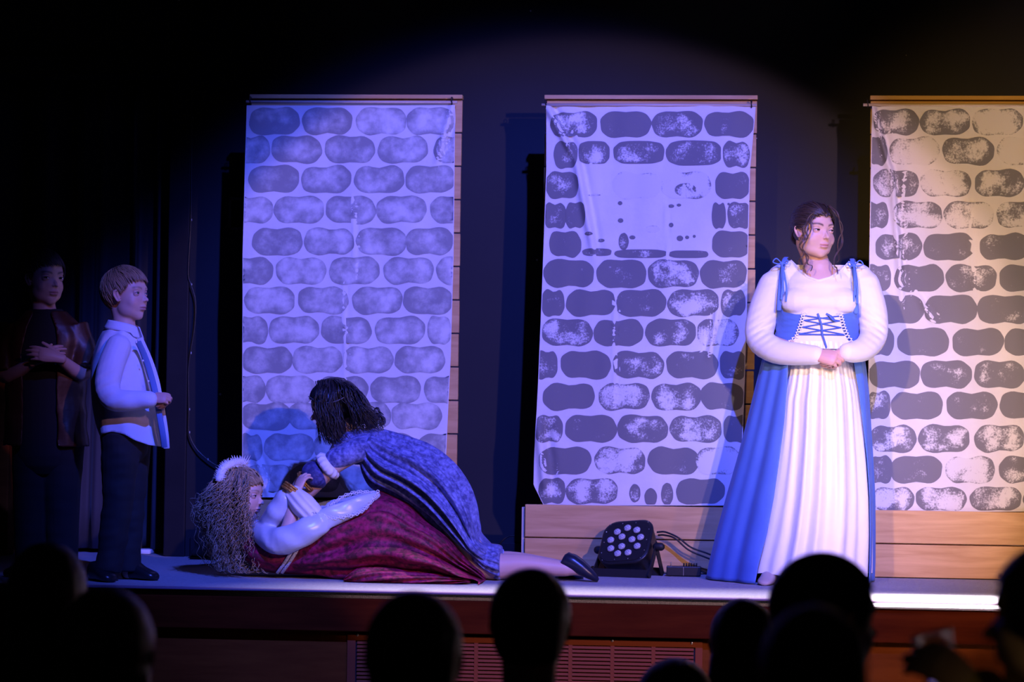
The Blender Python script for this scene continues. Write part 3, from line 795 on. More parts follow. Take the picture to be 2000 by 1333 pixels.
def head_mesh(fr, chub=1.0, nose=1.0, neck_to=None, neck_r=.045, jaw=1.0, voxel=.0024):
    """head and neck as one continuous surface"""
    mb = MB(); h = fr.h
    def E(c, r, rx=0): 
        R = fr.R @ np.array(Matrix.Rotation(rx, 3, 'X')); mb.ell(fr(*c), np.array(r) * h, R, 28, 18)
    E((0, -.06, .11), (.33, .415, .385)); E((0, .085, -.09), (.268 * chub ** .4, .285, .36))
    E((0, .225, -.385 + .01 * (chub - 1)), (.1 * jaw, .1, .092))
    E((0, .14, -.325), (.175 * chub * jaw, .18, .135))
    E((0, .265, -.235), (.13 * chub, .075, .12))
    for s in (-1, 1):
        E((s * .14, .07, -.24), (.125 * chub, .2, .18)); E((s * .125 * chub ** .4, .19, -.14), (.13 * chub, .125, .15))
        E((s * .1, .265, .11), (.13, .085, .08))
    if neck_to is not None:
        n0 = fr(0, -.13, -.2)
        mb.tube([n0, (n0 + neck_to) / 2 + fr.y * .004, neck_to], [neck_r * 1.05, neck_r, neck_r * 1.15], 20, sub=3)
    V0, F0 = fused(mb, .0042, 16); mb = MB(); mb.add(V0, F0)
    for s in (-1, 1):
        # ear: a rim and a bowl
        e = [(s * .318, .035, -.10), (s * .325, .0, -.125), (s * .335, -.035, -.10), (s * .362, -.075, -.02), (s * .37, -.08, .035), (s * .362, -.05, .075), (s * .338, .0, .075), (s * .318, .03, .04)]
        mb.tube([fr(*p) for p in e], .0175 * h, 8, sub=3)
        mb.tube([fr(s * .315, .0, -.09), fr(s * .335, -.035, .0), fr(s * .335, -.03, .07)], [(.03 * h, .014 * h)] * 3, 8, ref=fr.y, sub=2)
        E((s * .04 * nose, .372, -.113), (.036 * nose, .04 * nose, .029 * nose))
    mb.tube([fr(0, .318, .06), fr(0, .345, -.02), fr(0, .345 + .065 * nose, -.082), fr(0, .345 + .08 * nose, -.1)], np.array([.03, .033, .044, .044]) * h * nose, 12, sub=3)
    E((0, .332, -.222), (.098, .052, .03)); E((0, .326, -.266), (.085, .052, .032))
    me = fuse(mb, voxel, 4, .5)
    V, F = arr(me); bpy.data.meshes.remove(me)
    L = fr.loc(V)
    d = np.zeros_like(L)
    def G(c, s): return np.exp(-(((L - np.array(c)) / np.array(s)) ** 2).sum(1))
    for s in (-1, 1):
        d[:, 1] -= .038 * G((s * .15, .33, .025), (.075, .12, .05))
        d[:, 1] -= .012 * G((s * .055, .34, .0), (.03, .1, .06))
        d[:, 1] -= .006 * G((s * .09, .34, -.17), (.03, .08, .05))
        d[:, 2] += .012 * G((s * .025, .42, -.137), (.014, .03, .014)); d[:, 1] -= .012 * G((s * .025, .42, -.137), (.014, .03, .014))
    d[:, 1] -= .016 * np.exp(-((L[:, 2] + .247) / .011) ** 2) * np.exp(-(L[:, 0] / .085) ** 4) * (L[:, 1] > .25)
    d[:, 1] -= .018 * G((0, .36, -.315), (.1, .1, .022))
    V = V + (d * fr.h) @ fr.R.T
    return V, F

SKIN = np.array([.62, .40, .31])
def skin_colors(V, fr, base=SKIN, brow=(.1, .06, .04), lip=(.5, .2, .19), blush=.25, brow_lift=0.):
    L = fr.loc(V); C = np.tile(np.array(base, float), (len(V), 1))
    def mixin(mask, col):
        nonlocal C
        m = np.clip(mask, 0, 1)[:, None]; C = C * (1 - m) + np.array(col) * m
    front = smooth01(L[:, 1], .2, .28)
    for s in (-1, 1):
        mixin(blush * np.exp(-(((L - (s * .16, .3, -.1)) / (.1, .2, .08)) ** 2).sum(1)), np.array(base) * (1.0, .72, .72))
        mixin(blush * .8 * np.exp(-(((L - (s * .35, -.03, 0)) / (.06, .1, .12)) ** 2).sum(1)), np.array(base) * (1.0, .7, .68))
        bx = (L[:, 0] * s - .05) / .2; zc = .105 + brow_lift + .03 * np.sin(np.clip(bx, 0, 1) * 2.6)
        mixin(.95 * front * np.exp(-((L[:, 2] - zc) / (.02 - .007 * np.clip(bx, 0, 1))) ** 2) * smooth01(bx, -.05, .1) * (1 - smooth01(bx, .85, 1.05)), brow)
        mixin(.7 * np.exp(-(((L - (s * .026, .43, -.135)) / (.014, .06, .011)) ** 2).sum(1)), np.array(base) * .3)
    lw = np.exp(-(L[:, 0] / .088) ** 4) * front
    mixin(.85 * lw * np.exp(-((L[:, 2] + .245) / .034) ** 4), lip)
    mixin(.75 * lw * np.exp(-((L[:, 2] + .247) / .006) ** 2), np.array(lip) * .3)
    return C

def eye_parts(fr, gaze=(0, 0), openu=15, openl=11, iris=(.1, .06, .035), base=SKIN, r=.075, white=(.7, .68, .66)):
    """almond eye surfaces and their lids; returns ([eye MBs], lid V,F,colours)"""
    eyes = []; lid = MB(); am = 46.
    for s in (-1, 1):
        Cc = np.array((s * .145, .25, .022))
        rot = math.radians(8) * s
        def P(al, be, rad):
            a, b = math.radians(al), math.radians(be)
            d = np.array([math.sin(a) * math.cos(b), math.cos(a) * math.cos(b), math.sin(b)])
            d = np.array([d[0] * math.cos(rot) + d[1] * math.sin(rot), -d[0] * math.sin(rot) + d[1] * math.cos(rot), d[2]])
            return Cc + d * rad
        up = lambda a: openu * (1 - abs(a / am) ** 2.2) + 2 * (a * s / am); lo = lambda a: -openl * (1 - abs(a / am) ** 2.2) + 2 * (a * s / am)
        nu, nv = 41, 17; V = []; Cl = []
        for j in range(nv):
            for i in range(nu):
                a = -am + 2 * am * i / (nu - 1); b = lo(a) + (up(a) - lo(a)) * j / (nv - 1)
                V.append(P(a, b, r)); 
                g = math.hypot(a - gaze[0], b - gaze[1])
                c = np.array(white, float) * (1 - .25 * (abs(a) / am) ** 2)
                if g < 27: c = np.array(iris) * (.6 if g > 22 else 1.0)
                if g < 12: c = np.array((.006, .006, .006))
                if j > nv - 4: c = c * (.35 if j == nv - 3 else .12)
                Cl.append(c)
        e = MB(); e.add(fr(np.array(V)), grid_faces(nu, nv), np.array(Cl)); eyes.append(e)
        for sign in (1, -1):
            V = []; Cl = []; nv2 = 9
            for j in range(nv2):
                q = j / (nv2 - 1)
                for i in range(nu):
                    a = -72 + 144 * i / (nu - 1); edge = (up if sign > 0 else lo)(max(-am, min(am, a)))
                    b = edge + sign * (78 - abs(edge)) * q ** 1.3
                    V.append(P(a, b, r * (1.06 - .02 * q) if j else r * 1.0)); 
                    Cl.append(np.array((.02, .012, .01)) if (sign > 0 and j <= 1 and abs(a) < am + 3) else np.array(base) * ((.82, .72, .72) if j < 3 else 1))
            lid.add(fr(np.array(V)), grid_faces(nu, nv2), np.array(Cl))
    return eyes, lid

def hand_parts(mb, W, d, n, L, side, curl=(25, 35, 25), spread=4., thumb=(35, 15), tcurl=20, curls=None):
    """W wrist, d direction of the fingers, n direction of the back of the hand, side +1: thumb on the n x d side"""
    d = nrm(d); n = nrm(np.array(n) - d * np.dot(n, d)); t = np.cross(n, d) * side
    def p(x, y, z): return np.array(W) + d * x * L + t * y * L + n * z * L
    mb.tube([p(-.1, 0, 0), p(.05, .0, 0), p(.25, .01, .005), p(.44, .0, .01), p(.53, -.01, .005)], np.array([(.135, .1), (.15, .1), (.2, .1), (.215, .085), (.2, .07)]) * L, 14, ref=t, sub=3)
    mb.ell(p(.2, .12, -.05), np.array((.14, .09, .075)) * L, np.stack([d, t, n], 1))
    for k, (y, ln, off) in enumerate(((.155, .42, .5), (.055, .47, .53), (-.05, .43, .51), (-.15, .34, .46))):
        c = curls[k] if curls else curl
        a = math.radians(spread * (1.5 - k)); fd = d * math.cos(a) + t * math.sin(a)
        pts = [p(off - .1, y * .9, .005), p(off, y, 0)]; ang = 0; seg = (.45, .31, .26)
        for q in range(3):
            ang += math.radians(c[q]); dd = fd * math.cos(ang) - n * math.sin(ang)
            pts.append(pts[-1] + dd * ln * seg[q] * L)
        rr = np.array([.056, .054, .05, .045, .036]) * L * (1, 1.03, 1, .88)[k]
        mb.tube(pts, rr, 12, sub=3)
    a = math.radians(thumb[0]); b = math.radians(thumb[1]); td = nrm(d * math.cos(a) + t * math.sin(a) - n * math.sin(b))
    p0 = p(.08, .11, -.03); p1 = p0 + td * .2 * L
    td2 = nrm(td * math.cos(math.radians(tcurl)) + d * math.sin(math.radians(tcurl)) - n * .1); p2 = p1 + td2 * .19 * L
    td3 = nrm(td2 + d * math.sin(math.radians(tcurl)) * .8); p3 = p2 + td3 * .14 * L
    mb.tube([p0, p1, p2, p3], np.array([.085, .068, .058, .045]) * L, 12, sub=3)

def join_parts(parts):
    mb = MB()
    for V, F, C in parts: mb.add(V, F, C)
    return mb

def loft2(up, lo, dep, Yc, n=40, fold=None, sub=4, ex=1.0, cap=True, yshift=None):
    """closed loft between an upper and a lower outline given in photo pixels; dep = half depth in metres"""
    U = np.array([at(a, b, Yc) for a, b in up]); Lw = np.array([at(a, b, Yc) for a, b in lo]); D = np.array(dep, float)
    ys = np.zeros(len(U)) if yshift is None else np.array(yshift, float)
    U = catmull(U, sub); Lw = catmull(Lw, sub); D = catmull(np.stack([D, ys], 1), sub); ys = D[:, 1]; D = np.maximum(D[:, 0], .003)
    th = np.arange(n) * 2 * math.pi / n; rings = []; N = len(U)
    for i in range(N):
        c = (U[i] + Lw[i]) / 2 + np.array([0, ys[i], 0]); hv = (U[i] - Lw[i]) / 2; hl = np.linalg.norm(hv) + 1e-6
        cs, sn = np.cos(th), np.sin(th)
        cs = np.sign(cs) * np.abs(cs) ** ex; sn = np.sign(sn) * np.abs(sn) ** ex
        off = np.ones(n)
        if fold is not None:
            o = np.array([fold(t, i / (N - 1)) for t in th]); off = 1 + o / np.minimum(hl, D[i])
        P = c + (cs * off)[:, None] * hv - (sn * off)[:, None] * np.array([0, D[i], 0])
        rings.append(P)
    return loft(rings, cap)

def scalp_cap(mb, fr, col, line=None, rad=(.355, .45, .42), c=(0, -.07, .115), rough=.012, seed=1, n=(72, 44), jitter=.12):
    V, F = ellipsoid(c, rad, None, *n)
    line = line or ([-.6, -.2, -.05, .04, .13, .22, .3, .45], [-.36, -.34, -.2, -.08, .06, .2, .3, .36])
    keep = V[:, 2] > np.interp(V[:, 1], line[0], line[1]) + .03 * vnoise(V, 30, seed)
    V = V * (1 + rough * vnoise(V * (1, 1, .5), 26, seed + 3))[:, None]
    V, F, _ = cut(V, F, keep)
    C = np.array(col) * (1 + jitter * vnoise(V, 40, seed + 9))[:, None]
    mb.add(fr(V), F, C)

def on_scalp(L, rad, c, k=1.0):
    q = (np.asarray(L) - c) / rad; q = q / np.linalg.norm(q, axis=-1, keepdims=True); return np.array(c) + q * rad * k

def short_hair(mb, fr, col, count=420, seed=3, line=None, whorl=(0.05, -.3, .45), length=(.22, .38), rad=(.35, .445, .415), c=(0, -.07, .115), lift=(1.0, 1.07), fringe=None, thick=.016, var=.25, drop=.07):
    r = np.random.default_rng(seed); rad = np.array(rad); c = np.array(c)
    line = line or ([-.6, -.2, -.05, .04, .13, .22, .3, .45], [-.30, -.28, -.1, .0, .1, .22, .3, .34]); n = 0
    while n < count:
        d = r.normal(size=3); d /= np.linalg.norm(d); p = c + d * rad
        if p[2] < np.interp(p[1], *line): continue
        n += 1
        t = p - np.array(whorl); nn = d / rad; nn /= np.linalg.norm(nn); t = t - nn * (t @ nn) + r.normal(size=3) * .05
        if fringe is not None and p[1] > .1 and p[2] > .25: t = np.array(fringe) + r.normal(size=3) * .1
        t = t / (np.linalg.norm(t) + 1e-6); ln = r.uniform(*length); pts = []
        k0, k1 = lift[0], r.uniform(lift[0] + .02, lift[1])
        for q in (0, .25, .5, .75, 1):
            w_ = on_scalp(p + t * ln * q - np.array((0, 0, .03)) * q * q, rad, c, k0 + (k1 - k0) * math.sin(q * 2.2))
            if q and w_[2] < np.interp(w_[1], *line) - drop * r.uniform(.4, 1.1): break
            pts.append(fr(w_))
        if len(pts) < 2: continue
        mb.tube(pts, np.interp(np.linspace(0, 1, len(pts)), [0, .25, .5, .75, 1], [.9, 1.1, 1, .7, .15]) * thick * fr.h, 5, sub=2, rnd=False, col=np.array(col) * r.uniform(1 - var, 1 + var))

def snap_rim(V, F, fz, tol=.009):
    """pull the cut edge of a garment onto the exact line z = fz(vertex)"""
    cnt = {}
    for f in F:
        for i in range(len(f)):
            e = (f[i], f[(i + 1) % len(f)]); e = e if e[0] < e[1] else (e[1], e[0]); cnt[e] = cnt.get(e, 0) + 1
    rim = np.array(sorted({i for e, c in cnt.items() if c == 1 for i in e}), int)
    if len(rim):
        z = fz(V[rim]); m_ = np.abs(V[rim, 2] - z) < tol; V[rim[m_], 2] = z[m_]
    return V

def rim_smooth(V, F, iters=10):
    """relax the cut edges of a garment into smooth lines"""
    cnt = {}
    for f in F:
        for i in range(len(f)):
            e = (f[i], f[(i + 1) % len(f)]); e = e if e[0] < e[1] else (e[1], e[0]); cnt[e] = cnt.get(e, 0) + 1
    E = np.array([e for e, c in cnt.items() if c == 1], int)
    if not len(E): return V
    for _ in range(iters):
        acc = np.zeros_like(V); n = np.zeros(len(V))
        np.add.at(acc, E[:, 0], V[E[:, 1]]); np.add.at(acc, E[:, 1], V[E[:, 0]]); np.add.at(n, E[:, 0], 1); np.add.at(n, E[:, 1], 1)
        m_ = n > 0; V = V.copy(); V[m_] = V[m_] * .4 + .6 * acc[m_] / n[m_][:, None]
    return V

def curl_lock(mb, pts, r0, r1, amp, turns, col, seed=0, n=5, k=40):
    """a curled lock of hair along a guide path"""
    r = np.random.default_rng(seed); P = catmull(np.array(pts), max(2, k // (len(pts) - 1))); N = len(P)
    ph = r.uniform(0, 6.28); T = np.gradient(P, axis=0); T /= np.linalg.norm(T, axis=1, keepdims=True)
    a = np.cross(T, [.2, .9, .1]); a /= np.linalg.norm(a, axis=1, keepdims=True); b = np.cross(T, a)
    s = np.linspace(0, 1, N)[:, None]; w = amp * np.minimum(1, s * 3)
    Q = P + w * (np.cos(ph + s * turns * 6.283) * a + np.sin(ph + s * turns * 6.283) * b)
    rr = r0 + (r1 - r0) * s[:, 0]; rr[-1] *= .3
    mb.tube(Q, rr, n, rnd=False, col=col)

def ribbon(mb, pts, w, th, ref, sub=5, n=8, col=None):
    mb.tube(pts, [(w, th)] * len(pts), n, ref=ref, sub=sub, col=col)

def shoe_mesh(heel, toe, w, hgt, sole=.012):
    """a low shoe from heel to toe on the floor"""
    heel = np.array(heel, float); toe = np.array(toe, float); d = nrm(toe - heel); L = np.linalg.norm(toe - heel); s = np.cross((0, 0, 1), d); mb = MB()
    rings = []
    for t, wd, top in ((0, .55, .75), (.05, .8, 1.0), (.2, .9, 1.05), (.38, .88, .98), (.55, .95, .72), (.75, 1., .55), (.9, .85, .45), (.97, .6, .36), (1, .3, .25)):
        c = heel + d * L * t; ring = []
        for k in range(20):
            a = 2 * math.pi * k / 20; x = math.cos(a) * wd * w / 2; z = math.sin(a)
            z = sole * .1 + (top * hgt) * (.5 + .5 * (np.sign(z) * abs(z) ** .7))
            ring.append(c + s * x + np.array([0, 0, z]))
        rings.append(np.array(ring))
    mb.add(*loft(rings)); return mb

# ------------------------------------------------------------------ the standing girl in the blue and white gown
def princess():
    Y = -.42; s = mpp(Y)
    def P(px, py, dy=0): return at(px, py, Y + dy)
    base = P(1590, 1125); base[2] = 0
    t = thing('person', 'standing girl in white blouse and long blue gown with white satin front, hands clasped', 'person', (base[0], Y, 0))
    sk = np.array([.66, .42, .33])
    fr = Frame(at(1590, 452, Y - .01), (.57, -.82, -.07), (.02, 0, 1), 107 * s)
    Vh, Fh = head_mesh(fr, chub=1.3, nose=.86, neck_to=P(1600, 537, .03), neck_r=.053, jaw=1.12)
    Ch = skin_colors(Vh, fr, sk, brow=(.06, .035, .03), lip=(.55, .22, .22), blush=.4)
    eyes, lid = eye_parts(fr, gaze=(-14, -2), openu=8, openl=8, iris=(.05, .03, .02), base=sk)
    lo = MB()
    lo.tube([P(1600, 800), P(1598, 720), P(1597, 650), P(1600, 595), P(1600, 550), P(1600, 528)], [(.15, .125), (.145, .12), (.14, .115), (.14, .108), (.125, .078), (.06, .055)], 24, ref=(1, 0, 0), sub=3)
    lo.tube([P(1540, 548), P(1663, 548)], .045, 14)
    for sh, el, wr in (((1520, 562, 0), (1492, 660, -.03), (1592, 693, -.2)), ((1680, 560, 0), (1705, 660, -.03), (1652, 686, -.2))):
        lo.tube([P(*sh), P(*el), P(*wr)], [.044, .04, .027], 14, sub=4)
    for x in (1560, 1630): lo.tube([P(x, 790), P(x - 4, 960), np.array([P(x - 8, 1100)[0], Y, .05])], [.075, .05, .035], 12, sub=3)
    Vl, Fl = fused(lo, .007, 4)
    hm = MB(); 
    w1 = P(1590, 694, -.215); w2 = P(1656, 688, -.19)
    hand_parts(hm, w1, np.array(P(1640, 702, -.235)) - w1, (-.15, -.9, .4), .158, 1, curl=(38, 60, 35), spread=2.5, thumb=(25, 35))
    hm2 = MB(); hand_parts(hm2, w2, np.array(P(1612, 716, -.205)) - w2, (.3, -.75, -.5), .158, -1, curl=(30, 50, 30), spread=2, thumb=(22, -12), tcurl=12)
    Va, Fa = fused(hm, .0021, 3); Vb, Fb = fused(hm2, .0021, 3)
    body = join_parts([(Vh, Fh, Ch), (Vl, Fl, sk), (Va, Fa, sk * (1, .9, .9)), (Vb, Fb, sk * (1, .9, .9)), (lid.verts(), lid.f, np.concatenate(lid.c))])
    build(body, 'body', M_SKIN, t)
    for e in eyes: build(e, 'eye', M_EYE, t)
    # blouse
    M_BL = mat('white_jersey', (.84, .83, .84), .75, bump=.1, bscale=14, sheen=.1)
    bl = MB()
    bl.tube([P(1598, 690), P(1597, 650), P(1599, 610), P(1600, 575), P(1600, 545), P(1600, 522)], [(.158, .135), (.152, .13), (.155, .13), (.152, .12), (.138, .095), (.085, .07)], 28, ref=(1, 0, 0), sub=3)
    bl.tube([P(1526, 545, .01), P(1560, 532, .012), P(1600, 530, .012), P(1640, 531, .012), P(1677, 544, .01)], [.058, .056, .06, .056, .058], 16)
    for x in (1566, 1636): bl.ell(P(x, 590, -.062), (.085, .07, .062))
    bl.ell(P(1601, 592, -.07), (.12, .066, .055)); bl.ell(P(1601, 566, -.04), (.13, .06, .06))
    bl.tube([P(1512, 560, 0), P(1492, 610, -.005), P(1484, 660, -.03), P(1515, 686, -.11), P(1560, 692, -.17), P(1592, 694, -.205)], [.064, .062, .056, .049, .043, .036], 18, sub=4)
    bl.tube([P(1688, 558, 0), P(1703, 610, -.005), P(1706, 655, -.03), P(1690, 680, -.11), P(1668, 688, -.17), P(1655, 688, -.2)], [.062, .06, .054, .047, .041, .035], 18, sub=4)
    V, F = fused(bl, .0052, 6)
    # creases at the elbows and across the bust
    el1, el2 = P(1486, 660, -.04), P(1706, 658, -.04)
    for e in (el1, el2):
        d = np.linalg.norm(V - e, axis=1); V = V + (.004 * np.sin((V[:, 2] * 1.0 + V[:, 0] * .7 * np.sign(e[0] - base[0])) * 190) * np.exp(-(d / .1) ** 2))[:, None] * nrm((0, -1, .2))
    dz = V[:, 2]
    V[:, 1] -= .0035 * np.sin(dz * 120 + 12 * np.abs(V[:, 0] - base[0])) * np.exp(-((V[:, 2] - P(1600, 552)[2]) / .03) ** 2) * (V[:, 1] < Y)
    npx = [(1536, 496), (1549, 511), (1562, 527), (1576, 541), (1598, 549), (1622, 542), (1642, 529), (1656, 514), (1668, 498)]
    nx = [P(a, b, -.07)[0] for a, b in npx]; nz = [P(a, b, -.07)[2] for a, b in npx]
    zl = np.interp(V[:, 0], nx, nz); zb = P(1600, 516)[2]
    inside = (V[:, 0] > nx[0]) & (V[:, 0] < nx[-1])
    keep = ~(inside & (((V[:, 1] < Y + .02) & (V[:, 2] > zl)) | ((V[:, 1] >= Y + .02) & (V[:, 2] > zb))))
    # sleeve ends open at the wrists
    V2, F2, _ = cut(V, F, keep)
    V2 = rim_smooth(V2, F2); o = MB(); o.add(V2, F2); ob = build(o, 'blouse', M_BL, t)
    nb = []
    for q in np.linspace(.75, len(npx) - 1.75, 40):
        x_ = np.interp(q, range(len(npx)), nx); z_ = np.interp(q, range(len(npx)), nz)
        dd = np.hypot(V2[:, 0] - x_, V2[:, 2] - z_) + 10 * (V2[:, 1] > Y + .05); k_ = np.argsort(dd)[:6]
        nb.append(np.array([x_, V2[k_, 1].min() - .001, z_ - .002]))
    nb = np.array(nb); nb[1:-1, 1] = (nb[:-2, 1] + nb[1:-1, 1] + nb[2:, 1]) / 3
    nbm = MB(); nbm.tube(nb, [(.0055, .0025)] * len(nb), 8, ref=(0, 0, 1)); build(nbm, 'neck_band', M_BL, ob)
    sd = ob.modifiers.new('thickness', 'SOLIDIFY'); sd.thickness = .003; sd.offset = 1
    # bodice of the gown: blue band
    M_BLUE = mat('blue_gown_cloth', (.075, .17, .52), .7, (.09, .2, .58), 5, bump=.12, bscale=22, sheen=.15)
    c0 = P(1596, 640)
    def tor(ph, py, add=0.):
        k = np.interp(py, [580, 612, 640, 672, 700], [.171, .169, .166, .17, .176]); b = np.interp(py, [580, 612, 640, 672, 700], [.15, .148, .143, .144, .15])
        z = P(1596, py)[2]
        return np.array([c0[0] + (k + add) * math.sin(ph), Y - (b + add) * math.cos(ph), z])
    nphi, nz_ = 120, 16; V = []
    for j in range(nz_):
        for i in range(nphi):
            ph = -math.pi + 2 * math.pi * i / nphi; a = abs(ph)
            ytop = np.interp(a, [0, .55, .95, 1.25, 1.45, 1.8, 2.6, 3.2], [618, 617, 611, 588, 572, 572, 600, 600])
            py = ytop + (676 - ytop) * j / (nz_ - 1)
            add = .004 + .0025 * math.sin(py * .55 + 3 * math.sin(ph * 2)) * (a > .4)
            V.append(tor(ph, py, add))
    o = MB(); o.add(V, grid_faces(nphi, nz_, True)); ob = build(o, 'bodice', M_BLUE, t)
    # white laced front panel
    V = []; n1, n2 = 26, 14
    for j in range(n2):
        py = 617 + 52 * j / (n2 - 1); a = math.asin((P(np.interp(py, [617, 645, 669], [1569, 1563, 1548]), py)[0] - c0[0]) / .175); b = math.asin((P(np.interp(py, [617, 645, 669], [1637, 1643, 1654]), py)[0] - c0[0]) / .175)
        for i in range(n1): V.append(tor(a + (b - a) * i / (n1 - 1), py, .0085))
    o = MB(); o.add(V, grid_faces(n1, n2)); pn = build(o, 'front_panel', mat('white_cotton_panel', (.86, .85, .86), .7), t)
    def onp(px, py, add): 
        ph = math.asin((P(px, py)[0] - c0[0]) / .175); return tor(ph, py, add)
    o = MB()
    for k, (ya, yb) in enumerate(((621, 631), (631, 643), (643, 655), (655, 656))):
        pass
    M_LACE = mat('blue_lacing', (.06, .14, .5), .6)
    ys = [620, 629, 642, 655]
    for k in range(3):
        l0 = np.interp(ys[k], [617, 645, 669], [1572, 1566, 1552]); l1 = np.interp(ys[k + 1], [617, 645, 669], [1572, 1566, 1552]); r0 = np.interp(ys[k], [617, 645, 669], [1634, 1640, 1650]); r1 = np.interp(ys[k + 1], [617, 645, 669], [1634, 1640, 1650])
        for a, b in (((l0, ys[k]), (r1, ys[k + 1])), ((r0, ys[k]), (l1, ys[k + 1]))):
            o = MB(); o.tube([onp(a[0] + (b[0] - a[0]) * q, a[1] + (b[1] - a[1]) * q, .0115) for q in np.linspace(0, 1, 9)], .0028, 6); build(o, 'lace', M_LACE, pn)
    o = MB(); o.tube([onp(q, 656, .0115) for q in np.linspace(1560, 1645, 9)], .0032, 6); build(o, 'lace', M_LACE, pn)
    o = MB(); ribbon(o, [onp(1595, 616, .013), onp(1598, 625, .017), onp(1602, 640, .018), onp(1603, 655, .017), onp(1607, 668, .016), onp(1611, 682, .012)], .0042, .0016, (1, 0, 0)); build(o, 'ribbon_tail', M_LACE, pn)
    o = MB(); ribbon(o, [onp(1611, 616, .013), onp(1620, 622, .02), onp(1626, 630, .02), onp(1622, 627, .024), onp(1615, 618, .018)], .0045, .0016, (1, 0, 0)); build(o, 'ribbon_loop', M_LACE, pn)
    # crocheted trim down both sides of the panel
    M_TRIM2 = mat('white_crochet', (.85, .84, .86), .8)
    for side in (0, 1):
        o = MB()
        for k in range(11):
            py = 616 + 54 * k / 10; px = np.interp(py, [617, 645, 660, 671], ([1570, 1562, 1557, 1545], [1637, 1645, 1651, 1660])[side])
            c = onp(px, py, .011); an = np.linspace(0, 2 * math.pi, 11)
            o.tube([c + np.array([.0085 * math.cos(x), -.001, .0072 * math.sin(x)]) for x in an], .0021, 6, caps=False)
            for sx in (-1, 1): o.ell(c + np.array([sx * .0095, 0, .004]), .0028, nu=6, nv=4)
        build(o, 'crochet_trim', M_TRIM2, t)
    # shoulder straps with tied bows
    for pts, bow in (([(1521, 606, -.09), (1523, 575, -.095), (1525, 548, -.08), (1528, 525, -.062), (1532, 508, -.035), (1536, 503, .01), (1533, 512, .06), (1528, 545, .1)], ((1527, 515), -1)),
                     ([(1672, 612, -.09), (1672, 580, -.095), (1671, 550, -.08), (1668, 530, -.062), (1666, 516, -.035), (1664, 506, .01), (1668, 514, .06), (1672, 545, .1)], ((1668, 519), 1))):
        o = MB(); ribbon(o, [P(*q) for q in pts], .0095, .002, (1, 0, 0)); st = build(o, 'strap', M_BLUE, t)
        (bx, by), sg = bow; c = P(bx, by, -.07)
        o = MB(); o.ell(c, (.009, .007, .008)); 
        for q in (-1, 1):
            lp = [c, c + np.array([q * .022, -.006, .014 + .006 * (q == sg)]), c + np.array([q * (.036 if q == sg else .024), -.004, .006]), c + np.array([q * .018, -.008, -.002]), c]
            o.tube(lp, .0026, 6, sub=5)
        build(o, 'bow', M_BLUE, st)
        for q in range(3):
            o = MB(); x = bx + (-1, 3.5, 8)[q] * (1 if sg < 0 else .7); ln = (70, 58, 74)[q]
            ribbon(o, [P(bx, by + 2, -.078), P((bx + x) / 2 + 1, by + ln * .3, -.098), P(x + (2, -1, 1)[q], by + ln * .65, -.11), P(x, by + ln, -.112)], .0042, .0013, (1, 0, 0)); build(o, 'bow_tail', M_BLUE, st)
    # skirts
    H = [672, 700, 760, 830, 900, 970, 1040, 1100, 1134]
    WL = [1543, 1540, 1537, 1531, 1522, 1512, 1499, 1484, 1478]; WR = [1655, 1664, 1673, 1679, 1685, 1690, 1692, 1691, 1690]
    BL = [1520, 1494, 1480, 1464, 1447, 1428, 1410, 1396, 1390]; BR = [1673, 1688, 1695, 1699, 1703, 1706, 1706, 1705, 1703]
    RY = [.15, .165, .185, .2, .215, .23, .245, .26, .265]
    def skirt(front_only_white, hem):
        nphi, nv = 220, 60; V = []; 
        for j in range(nv):
            py = 672 + (hem - 672) * j / (nv - 1); tq = j / (nv - 1)
            wl, wr, bl_, br_, ry = (np.interp(py, H, q) for q in (WL, WR, BL, BR, RY))
            if front_only_white:
                x0, x1 = P(wl - 22 * min(1, tq * 4), py)[0], P(wr + 10 * min(1, tq * 4), py)[0]; cx = (x0 + x1) / 2; rx = (x1 - x0) / 2; ry2 = ry * .96
            else:
                x0, x1 = P(bl_, py)[0], P(br_, py)[0]; cx = (x0 + x1) / 2; rx = (x1 - x0) / 2; ry2 = ry
            z = max(P(1590, py)[2], .004)
            xa, xb = P(wl, py)[0], P(wr, py)[0]
            pl = math.asin(np.clip((xa - cx) / rx, -.97, .97)); pr = math.asin(np.clip((xb - cx) / rx, -.97, .97))
            for i in range(nphi):
                if front_only_white: ph = -math.pi + 2 * math.pi * i / nphi
                else: ph = pr + (2 * math.pi + pl - pr) * i / (nphi - 1)
                if front_only_white:
                    f = (.003 + .009 * tq) * (math.sin(ph * 14 + 1.8 * math.sin(ph * 4) + .6 * tq) + .5 * math.sin(ph * 23 + 2 * tq + 1)) + .003 * (1 - tq) * math.sin(ph * 41)
                    gz = .006 * math.sin(ph * 9 + 2) * tq
                else:
                    f = (.003 + .017 * tq) * (math.sin(ph * 8 + 1.4 * math.sin(ph * 3 + .5) + .5 * tq)) + .003 * math.sin(ph * 19 + 2 * tq)
                    gz = 0
                V.append((cx + (rx + f) * math.sin(ph), Y + .01 - (ry2 + f) * math.cos(ph), max(z + gz, .003)))
        return V, grid_faces(nphi, nv, front_only_white)
    M_SATIN = mat('white_satin', (.86, .85, .88), .32, spec=.6, bump=.04, bscale=12, sheen=.1)
    V, F = skirt(True, 1119); o = MB(); o.add(V, F); build(o, 'underskirt', M_SATIN, t)
    V, F = skirt(False, 1136); o = MB(); o.add(V, F); ob = build(o, 'overskirt', M_BLUE, t)
    sd = ob.modifiers.new('thickness', 'SOLIDIFY'); sd.thickness = .003; sd.offset = -1
    # gathered white frill under the panel
    o = MB(); V = []
